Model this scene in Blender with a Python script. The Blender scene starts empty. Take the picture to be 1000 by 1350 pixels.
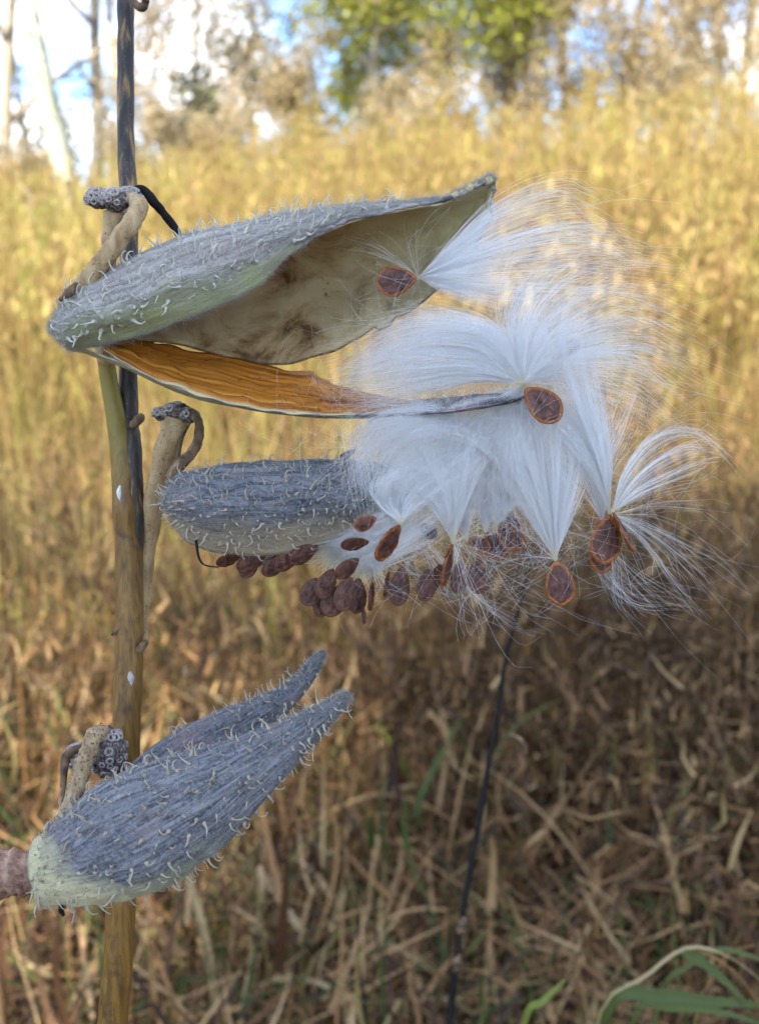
import bpy, math, random
import numpy as np
from mathutils import Vector, Matrix

random.seed(7)
rng = np.random.default_rng(7)
sc = bpy.context.scene
COL = sc.collection

# ------------------------------------------------------------------ camera
CAM = np.array([0.0, 0.0, 1.0]); PITCH = math.radians(12.0)
D = 0.24; K = 0.00017                      # focus distance, metres per photo pixel in the focus plane
FW = np.array([0, math.cos(PITCH), -math.sin(PITCH)])
UP = np.array([0, math.sin(PITCH), math.cos(PITCH)])
RT = np.array([1.0, 0, 0])
cam_d = bpy.data.cameras.new('camera'); cam = bpy.data.objects.new('camera', cam_d); COL.objects.link(cam)
cam.location = CAM; cam.rotation_euler = (math.pi/2 - PITCH, 0, 0)
cam_d.sensor_fit = 'HORIZONTAL'; cam_d.sensor_width = 36.0
cam_d.lens = 18.0*D/(500*K)
cam_d.clip_start = 0.01; cam_d.clip_end = 2000
cam_d.dof.use_dof = True; cam_d.dof.focus_distance = D - 0.003
cam_d.dof.aperture_fstop = cam_d.lens/2.1
sc.camera = cam

# ------------------------------------------------------------------ light
SUN_EL = math.radians(36); SUN_AZ = math.radians(208)     # compass style: from +Y clockwise; behind the camera, to its left
to_sun = np.array([math.sin(SUN_AZ)*math.cos(SUN_EL), math.cos(SUN_AZ)*math.cos(SUN_EL), math.sin(SUN_EL)])
w = bpy.data.worlds.new('World'); sc.world = w; w.use_nodes = True
nt = w.node_tree; nt.nodes.clear()
N = nt.nodes.new
out = N('ShaderNodeOutputWorld'); bg = N('ShaderNodeBackground'); sky = N('ShaderNodeTexSky')
sky.sky_type = 'NISHITA'; sky.sun_disc = False; sky.sun_elevation = SUN_EL; sky.sun_rotation = SUN_AZ
sky.air_density = 1.0; sky.dust_density = 0.2; sky.ozone_density = 2.0
tc = N('ShaderNodeTexCoord'); mp = N('ShaderNodeMapping'); mp.inputs['Scale'].default_value = (1, 1, 2.2)
nz = N('ShaderNodeTexNoise'); nz.inputs['Scale'].default_value = 5.5; nz.inputs['Detail'].default_value = 7
rmp = N('ShaderNodeValToRGB'); rmp.color_ramp.elements[0].position = 0.48; rmp.color_ramp.elements[1].position = 0.62
mix = N('ShaderNodeMix'); mix.data_type = 'RGBA'; mix.inputs['B'].default_value = (4.6, 4.6, 4.7, 1)
L = nt.links.new
L(tc.outputs['Generated'], mp.inputs['Vector']); L(mp.outputs[0], nz.inputs['Vector'])
L(nz.outputs['Fac'], rmp.inputs[0]); L(rmp.outputs[0], mix.inputs['Factor']); tint = N('ShaderNodeMix'); tint.data_type = 'RGBA'; tint.blend_type = 'MULTIPLY'; tint.inputs['Factor'].default_value = 1; tint.inputs['B'].default_value = (.42, .50, .62, 1)
L(sky.outputs[0], tint.inputs['A']); L(tint.outputs['Result'], mix.inputs['A'])
L(mix.outputs['Result'], bg.inputs['Color']); bg.inputs['Strength'].default_value = 0.15
L(bg.outputs[0], out.inputs[0])
sd = bpy.data.lights.new('sun', 'SUN'); sun = bpy.data.objects.new('sun', sd); COL.objects.link(sun)
sd.energy = 3.4; sd.angle = math.radians(0.53); sd.color = (1.0, 0.93, 0.80)
sun.rotation_euler = Vector(to_sun).to_track_quat('Z', 'Y').to_euler()
sun.location = (-4, -6, 8)
vs = sc.view_settings
vs.view_transform = 'Standard'; vs.look = 'None'; vs.exposure = 2.35; vs.gamma = 1.0; vs.use_curve_mapping = False
sc.render.engine = 'CYCLES'
sc.cycles.max_bounces = 14; sc.cycles.diffuse_bounces = 8; sc.cycles.transmission_bounces = 10
sc.cycles.transparent_max_bounces = 8
sc.cycles.use_denoising = True
sc.cycles.caustics_reflective = False; sc.cycles.caustics_refractive = False

# ------------------------------------------------------------------ helpers
def P(px, py, d=0.0):
    """photo pixel + millimetres behind the focus plane -> a point in the place"""
    z = D + d*0.001
    s = K*z/D
    return CAM + FW*z + RT*((px-500)*s) + UP*((675-py)*s)
def PA(a):
    a = np.asarray(a, float); z = D + a[..., 2]*0.001; s = K*z/D
    return CAM + z[..., None]*FW + ((a[..., 0]-500)*s)[..., None]*RT + ((675-a[..., 1])*s)[..., None]*UP

def mesh_np(name, V, F, mat, smooth=True, attrs=None):
    V = np.ascontiguousarray(V, np.float32).reshape(-1, 3); F = np.ascontiguousarray(F, np.int32)
    me = bpy.data.meshes.new(name)
    k = F.shape[1]; n = len(F)
    me.vertices.add(len(V)); me.vertices.foreach_set('co', V.ravel())
    me.loops.add(n*k); me.loops.foreach_set('vertex_index', F.ravel())
    me.polygons.add(n); me.polygons.foreach_set('loop_start', np.arange(0, n*k, k, dtype=np.int32))
    me.update(calc_edges=True)
    if smooth: me.polygons.foreach_set('use_smooth', np.ones(n, bool))
    for an, av in (attrs or {}).items():
        a = me.attributes.new(an, 'FLOAT', 'POINT'); a.data.foreach_set('value', np.ascontiguousarray(av, np.float32).ravel())
    if mat: me.materials.append(mat)
    me.validate()
    return me
def link(name, me, parent=None, shift=None):
    o = bpy.data.objects.new(name, me); COL.objects.link(o)
    if parent is not None:
        o.parent = parent
        if parent.type == 'EMPTY': o.matrix_parent_inverse = Matrix.Translation(-parent.location)
    return o
def tag(o, label=None, cat=None, group=None, kind=None):
    if label: o['label'] = label
    if cat: o['category'] = cat
    if group: o['group'] = group
    if kind: o['kind'] = kind
    return o
def thing(name, loc, label, cat, group=None):
    o = bpy.data.objects.new(name, None); COL.objects.link(o); o.location = Vector(loc); o.empty_display_size = 0.01
    return tag(o, label, cat, group)

def catmull(pts, n):
    """resample a control polyline (k, c) to n points, uniform Catmull-Rom"""
    p = np.asarray(pts, float)
    k = len(p)
    if k == 2: 
        t = np.linspace(0, 1, n)[:, None]; return p[0]*(1-t)+p[1]*t
    q = np.concatenate([[2*p[0]-p[1]], p, [2*p[-1]-p[-2]]])
    t = np.linspace(0, k-1-1e-9, n); i = t.astype(int); f = (t-i)[:, None]
    a, b, c, e = q[i], q[i+1], q[i+2], q[i+3]
    return 0.5*((2*b)+(-a+c)*f+(2*a-5*b+4*c-e)*f*f+(-a+3*b-3*c+e)*f**3)

def norm(v): return v/np.maximum(np.linalg.norm(v, axis=-1, keepdims=True), 1e-12)
def frames(C):
    T = norm(np.gradient(C, axis=0)); ref = np.array([0.31, 0.2, 0.93]) if abs(T[:, 2]).mean() < 0.75 else np.array([1, 0.1, 0.05])
    A = norm(np.cross(T, ref)); B = np.cross(T, A)
    return T, A, B
def tube(C, R, nseg=12, lump=0.0, seed=0, cap=True):
    """closed tube along world points C with radii R"""
    C = np.asarray(C); R = np.broadcast_to(np.asarray(R, float), (len(C),)); n = len(C)
    T, A, B = frames(C)
    th = np.linspace(0, 2*np.pi, nseg, endpoint=False)
    r = R[:, None]*np.ones(nseg)
    if lump:
        g = np.random.default_rng(seed)
        m = g.normal(size=(n, nseg)); 
        for _ in range(2): m = (m+np.roll(m, 1, 1)+np.roll(m, -1, 1)+np.vstack([m[:1], m[:-1]])+np.vstack([m[1:], m[-1:]]))/5
        r = r*(1+lump*2.2*m)
    V = C[:, None]+r[..., None]*(np.cos(th)[None, :, None]*A[:, None]+np.sin(th)[None, :, None]*B[:, None])
    V = V.reshape(-1, 3)
    F = grid_faces(n, nseg, True)
    if cap:
        V = np.vstack([V, C[:1]-T[:1]*R[0]*0.35, C[-1:]+T[-1:]*R[-1]*0.35]); a, b = n*nseg, n*nseg+1
        j = np.arange(nseg); k = (j+1) % nseg
        F = np.vstack([F, np.stack([np.full(nseg, a), k, j, j], 1), np.stack([np.full(nseg, b), (n-1)*nseg+j, (n-1)*nseg+k, (n-1)*nseg+k], 1)])
    return V, F
def grid_faces(n, m, wrap):
    i = np.arange(n-1)[:, None]; j = np.arange(m if wrap else m-1)[None, :]; k = (j+1) % m
    return np.stack(np.broadcast_arrays(i*m+j, i*m+k, (i+1)*m+k, (i+1)*m+j), -1).reshape(-1, 4)
def join(parts):
    Vs, Fs, o = [], [], 0
    for V, F in parts: Vs.append(V); Fs.append(F+o); o += len(V)
    return np.vstack(Vs), np.vstack(Fs)
def quads(name, V, F, mat, smooth=True, attrs=None):
    """quads, some of them degenerate (triangles written with a doubled last corner)"""
    F = np.asarray(F); tri = F[:, 2] == F[:, 3]
    if not tri.any(): return mesh_np(name, V, F, mat, smooth, attrs)
    T = np.vstack([F[tri][:, :3], F[~tri][:, :3], F[~tri][:, [0, 2, 3]]])
    return mesh_np(name, V, T, mat, smooth, attrs)
def px_tube(name, pts, mat, parent, n=40, nseg=12, lump=0.0, seed=0):
    """pts: (px, py, mm, radius px)"""
    q = catmull(pts, n); C = PA(q[:, :3]); R = q[:, 3]*K*(D+q[:, 2]*.001)/D
    V, F = tube(C, R, nseg, lump, seed)
    return link(name, quads(name, V, F, mat), parent)

# ------------------------------------------------------------------ materials
class M:
    def __init__(s, name):
        s.m = bpy.data.materials.new(name); s.m.use_nodes = True; s.t = s.m.node_tree
        s.b = s.t.nodes['Principled BSDF']; s.o = s.t.nodes['Material Output']
        s.co = s.t.nodes.new('ShaderNodeTexCoord')
        s.geo = s.t.nodes.new('ShaderNodeNewGeometry')
    def n(s, kind, **kw):
        x = s.t.nodes.new(kind)
        for k, v in kw.items():
            if k in x.inputs: x.inputs[k].default_value = v
            else: setattr(x, k, v)
        return x
    def l(s, a, b): s.t.links.new(a, b)
    def vec(s, scale=(1, 1, 1), rot=(0, 0, 0), src=None):
        m = s.n('ShaderNodeMapping'); m.inputs['Scale'].default_value = scale; m.inputs['Rotation'].default_value = rot
        s.l(src or s.geo.outputs['Position'], m.inputs['Vector']); return m.outputs[0]
    def noise(s, scale, detail=5, rough=0.55, vec=None, dist=0.0):
        x = s.n('ShaderNodeTexNoise', Scale=scale, Detail=detail, Roughness=rough, Distortion=dist)
        s.l(vec or s.geo.outputs['Position'], x.inputs['Vector']); return x.outputs['Fac']
    def ramp(s, fac, stops, interp='LINEAR'):
        x = s.n('ShaderNodeValToRGB'); x.color_ramp.interpolation = interp
        e = x.color_ramp.elements
        while len(e) < len(stops): e.new(0.5)
        for q, (p, c) in zip(e, stops): q.position = p; q.color = (*c, 1) if len(c) == 3 else c
        s.l(fac, x.inputs[0]); return x.outputs[0]
    def mixc(s, f, a, b, mode='MIX'):
        x = s.n('ShaderNodeMix', data_type='RGBA', blend_type=mode)
        for v, k in ((f, 0), (a, 6), (b, 7)):
            if isinstance(v, (int, float)): x.inputs[k].default_value = v
            elif isinstance(v, tuple): x.inputs[k].default_value = (*v, 1)
            else: s.l(v, x.inputs[k])
        return x.outputs[2]
    def math(s, op, a, b=0.0):
        x = s.n('ShaderNodeMath', operation=op)
        for i, v in enumerate((a, b)):
            if isinstance(v, (int, float)): x.inputs[i].default_value = v
            else: s.l(v, x.inputs[i])
        return x.outputs[0]
    def bump(s, h, strength=0.5, dist=0.0005):
        x = s.n('ShaderNodeBump', Strength=strength, Distance=dist); s.l(h, x.inputs['Height']); s.l(x.outputs[0], s.b.inputs['Normal'])
    def attr(s, name):
        x = s.n('ShaderNodeAttribute', attribute_name=name); return x.outputs['Fac']
    def col(s, c):
        if isinstance(c, tuple): s.b.inputs['Base Color'].default_value = (*c, 1)
        else: s.l(c, s.b.inputs['Base Color'])
    def done(s, rough=0.8, spec=0.3, sheen=0.0, trans=None, sss=0.0):
        s.b.inputs['Roughness'].default_value = rough; s.b.inputs['Specular IOR Level'].default_value = spec
        if sheen: s.b.inputs['Sheen Weight'].default_value = sheen; s.b.inputs['Sheen Roughness'].default_value = 0.5
        if trans:
            fac, c = trans
            tr = s.n('ShaderNodeBsdfTranslucent'); mx = s.n('ShaderNodeMixShader', Fac=fac)
            if isinstance(c, tuple): tr.inputs[0].default_value = (*c, 1)
            else: s.l(c, tr.inputs[0])
            s.l(s.b.outputs[0], mx.inputs[1]); s.l(tr.outputs[0], mx.inputs[2]); s.l(mx.outputs[0], s.o.inputs['Surface'])
        return s.m

def mat_pod(name, blue, pale, green, base_col):
    m = M(name); u = m.attr('u'); v = m.attr('v')
    uvv = m.n('ShaderNodeCombineXYZ'); m.l(u, uvv.inputs[0]); m.l(v, uvv.inputs[1])
    st = m.noise(1.0, 8, .72, m.vec((9, 30, 1), src=uvv.outputs[0]), 1.2)       # long fibres
    fz = m.noise(1500, 5, .75)                                                       # felt
    bl = m.noise(140, 4, .6)
    c = m.mixc(m.ramp(st, [(.40, (0, 0, 0)), (.62, (1, 1, 1))]), blue, pale)  # crevice shade put into the colour: dark tone deepened, fibre tone lightened
    c = m.mixc(m.ramp(fz, [(.50, (0, 0, 0)), (.64, (.9, .9, .9))]), c, pale)
    c = m.mixc(m.ramp(m.noise(700, 4, .7), [(.34, (.8, .8, .8)), (.46, (0, 0, 0))]), c, blue)
    g = m.math('ADD', m.attr('low'), m.math('MULTIPLY', m.math('SUBTRACT', bl, .5), .9))
    c = m.mixc(m.ramp(g, [(.42, (0, 0, 0)), (.85, (1, 1, 1))]), c, green)
    pk = m.noise(75, 3, .5)
    c = m.mixc(m.math('MULTIPLY', m.ramp(pk, [(.58, (0, 0, 0)), (.72, (1, 1, 1))]), .45), c, (.36, .24, .22))
    bs = m.math('ADD', m.attr('base'), m.math('MULTIPLY', m.math('SUBTRACT', bl, .5), .5))
    c = m.mixc(m.ramp(bs, [(.4, (0, 0, 0)), (.7, (1, 1, 1))]), c, base_col)
    sp = m.noise(900, 2, .5)
    c = m.mixc(m.ramp(sp, [(.24, (.55, .55, .55)), (.32, (0, 0, 0))]), c, (.07, .06, .06))
    m.col(c)
    h = m.math('ADD', m.math('MULTIPLY', st, 1.2), m.math('MULTIPLY', fz, .5)); m.bump(h, 1.0, .0011)
    return m.done(.95, .08, sheen=.12)

def mat_simple(name, stops, scale, stretch=(1, 1, 1), rough=.7, spec=.3, bump=.4, bdist=.0003, spots=None, trans=None, detail=5):
    m = M(name); f = m.noise(scale, detail, .6, m.vec(stretch), .3)
    c = m.ramp(f, stops)
    if spots:
        sc_, lo, hi, colr = spots
        c = m.mixc(m.ramp(m.noise(sc_, 3, .5), [(lo, (0, 0, 0)), (hi, (1, 1, 1))]), c, colr)
    m.col(c); m.bump(f, bump, bdist)
    return m.done(rough, spec, trans=(trans, c) if trans else None)

MAT = {}
MAT['pod_top'] = mat_pod('pod_felt_green', (.19, .175, .145), (.54, .51, .455), (.42, .45, .22), (.60, .54, .33))
MAT['pod_mid'] = mat_pod('pod_felt_blue', (.045, .053, .066), (.27, .275, .285), (.42, .34, .22), (.44, .35, .21))
MAT['pod_low'] = mat_pod('pod_felt_slate', (.048, .055, .07), (.34, .345, .36), (.44, .45, .24), (.78, .72, .42))
def mat_inner():
    m = M('pod_inner_wall'); a = m.noise(70, 6, .65, None, .8); b = m.noise(420, 4, .65); u = m.attr('u')
    c = m.ramp(a, [(.34, (.16, .085, .03)), (.45, (.44, .29, .13)), (.60, (.68, .52, .29))])
    uu = m.math('ADD', u, m.math('MULTIPLY', m.math('SUBTRACT', a, .5), .5))
    c = m.mixc(m.ramp(uu, [(.45, (0, 0, 0)), (.8, (1, 1, 1))]), c, (.62, .54, .29))
    c = m.mixc(m.ramp(b, [(.26, (.9, .9, .9)), (.36, (0, 0, 0))]), c, (.09, .045, .02))
    pk = m.noise(60, 2, .5); c = m.mixc(m.math('MULTIPLY', m.ramp(pk, [(.6, (0, 0, 0)), (.7, (1, 1, 1))]), .5), c, (.36, .2, .17))
    m.col(c); m.bump(b, .5, .0003); return m.done(.6, .3, trans=(.38, c))
MAT['inner'] = mat_inner()
def mat_orange():
    m = M('orange_membrane'); u = m.attr('u'); v = m.attr('v')
    cmb = m.n('ShaderNodeCombineXYZ'); m.l(u, cmb.inputs[0]); m.l(v, cmb.inputs[1])
    st = m.noise(1, 6, .6, m.vec((2.2, 16, 1), src=cmb.outputs[0]), .5)
    c = m.ramp(st, [(.34, (.22, .065, .008)), (.44, (.52, .19, .02)), (.58, (.72, .31, .04)), (.72, (.76, .42, .10))])
    vo = m.n('ShaderNodeTexVoronoi', feature='DISTANCE_TO_EDGE', Scale=1.0); m.l(m.vec((13, 10, 1), src=cmb.outputs[0]), vo.inputs['Vector'])
    wv = m.noise(1, 3, .6, m.vec((30, 14, 1), src=cmb.outputs[0]))
    cr = m.math('MULTIPLY', m.ramp(vo.outputs['Distance'], [(.0, (1, 1, 1)), (.035, (0, 0, 0))]), m.ramp(wv, [(.45, (0, 0, 0)), (.55, (1, 1, 1))]))
    c = m.mixc(m.math('MULTIPLY', cr, .8), c, (.16, .05, .01))
    c = m.mixc(m.ramp(v, [(.88, (0, 0, 0)), (.97, (1, 1, 1))]), c, (.80, .68, .38))
    m.col(c); m.bump(m.math('SUBTRACT', st, cr), .6, .0004); return m.done(.42, .4, trans=(.45, c))
MAT['orange'] = mat_orange()
MAT['stem_low'] = mat_simple('stem_ochre', [(.28, (.06, .028, .007)), (.44, (.14, .070, .012)), (.58, (.20, .105, .018)), (.78, (.24, .14, .032))], 900, (1, 1, .05), .5, .4, .3, .0002, spots=(260, .56, .72, (.07, .036, .012)))
MAT['stem_olive'] = mat_simple('stem_olive', [(.3, (.15, .12, .02)), (.6, (.30, .25, .05)), (.8, (.38, .30, .08))], 330, (1, 1, .1), .5, .4, .3, .0002)
MAT['stem_dark'] = mat_simple('stem_blackened', [(.38, (.016, .014, .013)), (.54, (.05, .038, .026)), (.63, (.19, .11, .04)), (.74, (.34, .22, .09))], 620, (1, 1, .07), .55, .4, .5, .0003, spots=(1900, .68, .76, (.22, .2, .18)))
MAT['tan'] = mat_simple('pedicel_tan', [(.3, (.22, .14, .065)), (.55, (.40, .28, .14)), (.75, (.48, .37, .21))], 420, (1, 1, .35), .7, .3, .8, .0006, spots=(1300, .60, .72, (.13, .07, .035)))
MAT['tan_dark'] = mat_simple('pedicel_brown', [(.35, (.05, .035, .025)), (.55, (.16, .1, .055)), (.75, (.34, .24, .13))], 420, (1, 1, .4), .75, .2, .6, .0003)
MAT['scab'] = mat_simple('umbel_scab', [(.36, (.025, .02, .02)), (.52, (.13, .105, .095)), (.7, (.36, .32, .29))], 1500, (1, 1, 1), .85, .2, .8, .0003)
MAT['scar_rim'] = mat_simple('scar_ring', [(.3, (.17, .14, .13)), (.7, (.46, .42, .38))], 2200, rough=.85, spec=.2)
MAT['black'] = mat_simple('blackened_stalk', [(.35, (.006, .006, .006)), (.65, (.018, .016, .014)), (.8, (.05, .036, .025))], 400, (1, 1, .2), .8, .12)
MAT['spine'] = mat_simple('soft_spine', [(.3, (.34, .29, .21)), (.7, (.56, .50, .39))], 700, rough=.85, spec=.15, trans=.2)
MAT['spine_grey'] = mat_simple('soft_spine_grey', [(.3, (.46, .44, .37)), (.7, (.70, .67, .57))], 700, rough=.9, spec=.1, trans=.2)
MAT['fuzz'] = mat_simple('felt_hair', [(.3, (.48, .47, .43)), (.7, (.62, .60, .55))], 300, rough=.8, spec=.1, trans=.4)
MAT['stub'] = mat_simple('rough_brown_bark', [(.3, (.10, .05, .035)), (.5, (.28, .17, .12)), (.72, (.48, .33, .22))], 420, rough=.85, spec=.2, bump=1.0, bdist=.001)
MAT['seed_body'] = mat_simple('seed_brown', [(.35, (.035, .014, .010)), (.55, (.10, .038, .025)), (.75, (.19, .08, .055))], 700, (1, 1, .5), .5, .35, .9, .0004)
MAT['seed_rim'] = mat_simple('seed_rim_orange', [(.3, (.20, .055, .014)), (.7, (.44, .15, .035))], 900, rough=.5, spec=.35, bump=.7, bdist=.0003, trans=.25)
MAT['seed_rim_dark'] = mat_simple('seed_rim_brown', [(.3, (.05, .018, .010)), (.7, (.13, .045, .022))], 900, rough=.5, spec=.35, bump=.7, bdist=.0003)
MAT['sliver'] = mat_simple('dry_grey_valve', [(.36, (.03, .03, .035)), (.5, (.16, .15, .15)), (.68, (.42, .39, .36))], 500, (.12, 1, 1), .7, .3, .7, .0004, spots=(120, .62, .72, (.26, .06, .16)))
def mat_floss():
    m = M('silky_floss'); t = m.attr('t')
    c = m.ramp(t, [(0.0, (.86, .78, .52)), (.07, (.92, .90, .84)), (.2, (.97, .97, .96)), (1, (.97, .97, .96))])
    m.col(c); m.b.inputs['Roughness'].default_value = .35; m.b.inputs['Specular IOR Level'].default_value = .5
    return m.done(.35, .5, trans=(.3, c))
MAT['floss'] = mat_floss()
def mat_grass(name, stops, trans=.35, nscale=.6, noise_amt=.5):
    m = M(name); r = m.attr('r')
    f = m.math('ADD', r, m.math('MULTIPLY', m.math('SUBTRACT', m.noise(nscale, 3, .5), .5), noise_amt))
    c = m.ramp(f, stops); m.col(c)
    return m.done(.55, .3, trans=(trans, c))

# ------------------------------------------------------------------ ground (structure)
def hill(x, y):
    x = np.asarray(x, float); y = np.asarray(y, float)
    t = np.clip((y-2.0)/14.0, 0, 1); s = t*t*(3-2*t)*0.55+t*0.45
    far = np.clip((y-17)/25, 0, 1)
    z = 1.98*s - 1.2*far + 0.14*np.clip(x, -12, 12)*np.clip(y/15, 0, 1)
    z += 0.06*np.sin(x*1.3+y*.7)*np.clip(y/4, 0, 1)+0.10*np.sin(x*.37-1)*np.sin(y*.41)*np.clip(y/6, 0, 1)
    return z
gx = np.concatenate([[-600, -250, -120, -60, -40], np.arange(-30, 30.1, .6), [40, 60, 120, 250, 600]])
gy = np.concatenate([[-400, -150, -60, -30], np.arange(-14, 40.1, .6), [60, 120, 300, 700]])
X, Y = np.meshgrid(gx, gy, indexing='ij')
V = np.stack([X, Y, hill(X, Y)], -1).reshape(-1, 3)
m = M('meadow_soil'); f = m.noise(9, 8, .7); f2 = m.noise(60, 5, .6)
c = m.ramp(f, [(.3, (.015, .010, .006)), (.5, (.045, .028, .016)), (.7, (.09, .06, .03))]); c = m.mixc(m.ramp(f2, [(.4, (0, 0, 0)), (.7, (.7, .7, .7))]), c, (.11, .075, .04))  # soil colour darkened so the gaps under the grass look shaded
m.col(c); m.bump(f2, .8, .03)
tag(link('ground', mesh_np('ground', V, grid_faces(len(gx), len(gy), False)[:, ::-1], m.done(.95, .1))), 'brown thatchy meadow ground sloping up to a crest', kind='structure')

# ------------------------------------------------------------------ grass
def blades(n, x, y, h, width, lean, curl, segs=6, az=None, r=None, droop=0.0, z0=None):
    """vectorised blade ribbons: returns V, F, r"""
    az = rng.uniform(0, 2*np.pi, n) if az is None else az
    dirx, diry = np.cos(az), np.sin(az)
    t = np.linspace(0, 1, segs+1)[None, :]
    kt = rng.uniform(.25, .9, n)[:, None]; kk = np.where(rng.uniform(size=n) < .45, rng.normal(0, 1.1, n), 0)[:, None] if segs > 4 else 0
    ang = (lean[:, None] + curl[:, None]*t**1.6 + kk*(t > kt))             # angle from vertical along the blade
    ds = h[:, None]/segs
    hx = np.cumsum(np.concatenate([np.zeros((n, 1)), np.sin(ang[:, 1:])*ds], 1), 1)
    hz = np.cumsum(np.concatenate([np.zeros((n, 1)), np.cos(ang[:, 1:])*ds], 1), 1)
    if z0 is None: z0 = hill(x, y)-.01
    Cx = x[:, None]+hx*dirx[:, None]; Cy = y[:, None]+hx*diry[:, None]; Cz = z0[:, None]+hz
    side = az+np.pi/2+rng.normal(0, .5, n)
    tw = rng.normal(0, .9, n)
    sa = side[:, None]+tw[:, None]*t
    wv = width[:, None]*np.maximum(1-t**2.2, .06)*.5
    sx, sy = np.cos(sa)*wv, np.sin(sa)*wv
    V = np.stack([np.stack([Cx-sx, Cy-sy, Cz], -1), np.stack([Cx+sx, Cy+sy, Cz], -1)], 2)   # n, segs+1, 2, 3
    base = (np.arange(n)*(segs+1)*2)[:, None]; i = np.arange(segs)[None, :]*2
    F = np.stack([base+i, base+i+1, base+i+3, base+i+2], -1).reshape(-1, 4)
    r = rng.uniform(0, 1, n) if r is None else r
    R = np.repeat(r, (segs+1)*2)
    return V.reshape(-1, 3), F, R
def wedge(n, y0, y1, half=.42, power=1.0, pad=.25):
    u = rng.uniform(0, 1, n)
    y = y0*(y1/y0)**u if power == 1.0 else y0+(y1-y0)*u
    x = rng.uniform(-1, 1, n)*(half*y+pad)
    return x, y

STRAW = [(.0, (.018, .010, .006)), (.28, (.06, .028, .013)), (.46, (.17, .08, .032)), (.66, (.36, .20, .08)), (.82, (.54, .38, .19)), (.89, (.20, .16, .045)), (.96, (.07, .10, .02)), (1.0, (.035, .07, .015))]  # darkest tones also stand in for shade deep between the blades
GOLD = [(.0, (.11, .06, .025)), (.16, (.20, .115, .045)), (.3, (.29, .185, .07)), (.45, (.38, .265, .09)), (.64, (.46, .345, .135)), (.80, (.36, .31, .075)), (1.0, (.19, .22, .045))]
MAT['straw'] = mat_grass('dry_grass', STRAW, .3, 1.6, .5)
MAT['gold'] = mat_grass('golden_grass', GOLD, .4, .35, .75)
MAT['brush'] = mat_grass('brown_forb_stalks', [(.0, (.020, .011, .005)), (.4, (.085, .042, .016)), (.72, (.22, .115, .04)), (1.0, (.36, .24, .10))], .15, 2.0, .3)  # dark brown weeds; lowest tones also carry the deep shade at lower right

# near tangle, 0.75 m .. 5 m
n = 24000; x, y = wedge(n, .62, 5.5, .60)
h = rng.uniform(.12, .42, n)*np.clip(.62+.2*y, .7, 1.5)
A = blades(n, x, y, h, rng.uniform(.002, .0065, n), rng.normal(.3, .35, n), rng.normal(.8, .8, n), 8)
n2 = 42000; x, y = wedge(n2, .7, 4.5, .60)                                   # lying, broken blades
B = blades(n2, x, y, rng.uniform(.05, .2, n2), np.where(rng.uniform(size=n2) < .08, rng.uniform(.007, .010, n2), rng.uniform(.0018, .0058, n2)), rng.uniform(.3, 2.4, n2), rng.normal(.1, 1.1, n2), 6, z0=hill(x, y)+rng.uniform(0, .40, n2))
n3 = 3800; x, y = wedge(n3, .8, 6, .60)
G = blades(n3, x, y, rng.uniform(.25, .6, n3), rng.uniform(.003, .007, n3), rng.normal(.3, .3, n3), rng.normal(.8, .6, n3), 6, r=rng.uniform(.8, 1.05, n3))
def merge3(*S):
    Vs, Fs, Rs, o = [], [], [], 0
    for v, f, r in S: Vs.append(v); Fs.append(f+o); Rs.append(r); o += len(v)
    return np.vstack(Vs), np.vstack(Fs), np.concatenate(Rs)
V, F, R = merge3(A, B, G)
tag(link('meadow_grass', mesh_np('meadow_grass', V, F, MAT['straw'], True, {'r': R})), 'tangled dry straw grass covering the near meadow', 'grass', kind='stuff')
# brown forb stalks with seed clusters
n = 6200; x, y = wedge(n, 1.2, 8.5, .46); x[4200:], y[4200:] = wedge(2000, 4.5, 13, .46); x[4200:5600] = np.abs(x[4200:5600])
x[1500:2800] = np.abs(x[1500:2800]); x[2800:4200], y[2800:4200] = rng.uniform(.12, 1.3, 1400), rng.uniform(.75, 2.6, 1400)
h = rng.uniform(.4, .85, n); h[2800:4200] = rng.uniform(.3, .66, 1400); h[4200:] = rng.uniform(.6, 1.15, 2000)
S1_ = blades(n, x, y, h, np.full(n, .004), rng.normal(.0, .12, n), rng.normal(.15, .3, n), 5, r=rng.uniform(0, .6, n))
V0 = S1_[0].reshape(n, 6, 2, 3).mean(2)
k = 20; idx = np.repeat(np.arange(n), k); tt = rng.uniform(.45, 1, len(idx)); seg = np.minimum((tt*5).astype(int), 4); fr = (tt*5-seg)[:, None]
pt = V0[idx, seg]*(1-fr)+V0[idx, seg+1]*fr+rng.normal(0, .022, (len(idx), 3))
L_ = blades(len(idx), pt[:, 0], pt[:, 1], rng.uniform(.015, .06, len(idx)), rng.uniform(.002, .0065, len(idx)), rng.uniform(.2, 2.2, len(idx)), rng.normal(0, 1.0, len(idx)), 2, z0=pt[:, 2], r=rng.uniform(.0, 1, len(idx)))
V, F, R = merge3(S1_, L_)
tag(link('meadow_weeds', mesh_np('meadow_weeds', V, F, MAT['brush'], True, {'r': R})), 'brown withered weeds with small seed clusters mixed into the grass', 'weeds', kind='stuff')
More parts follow.
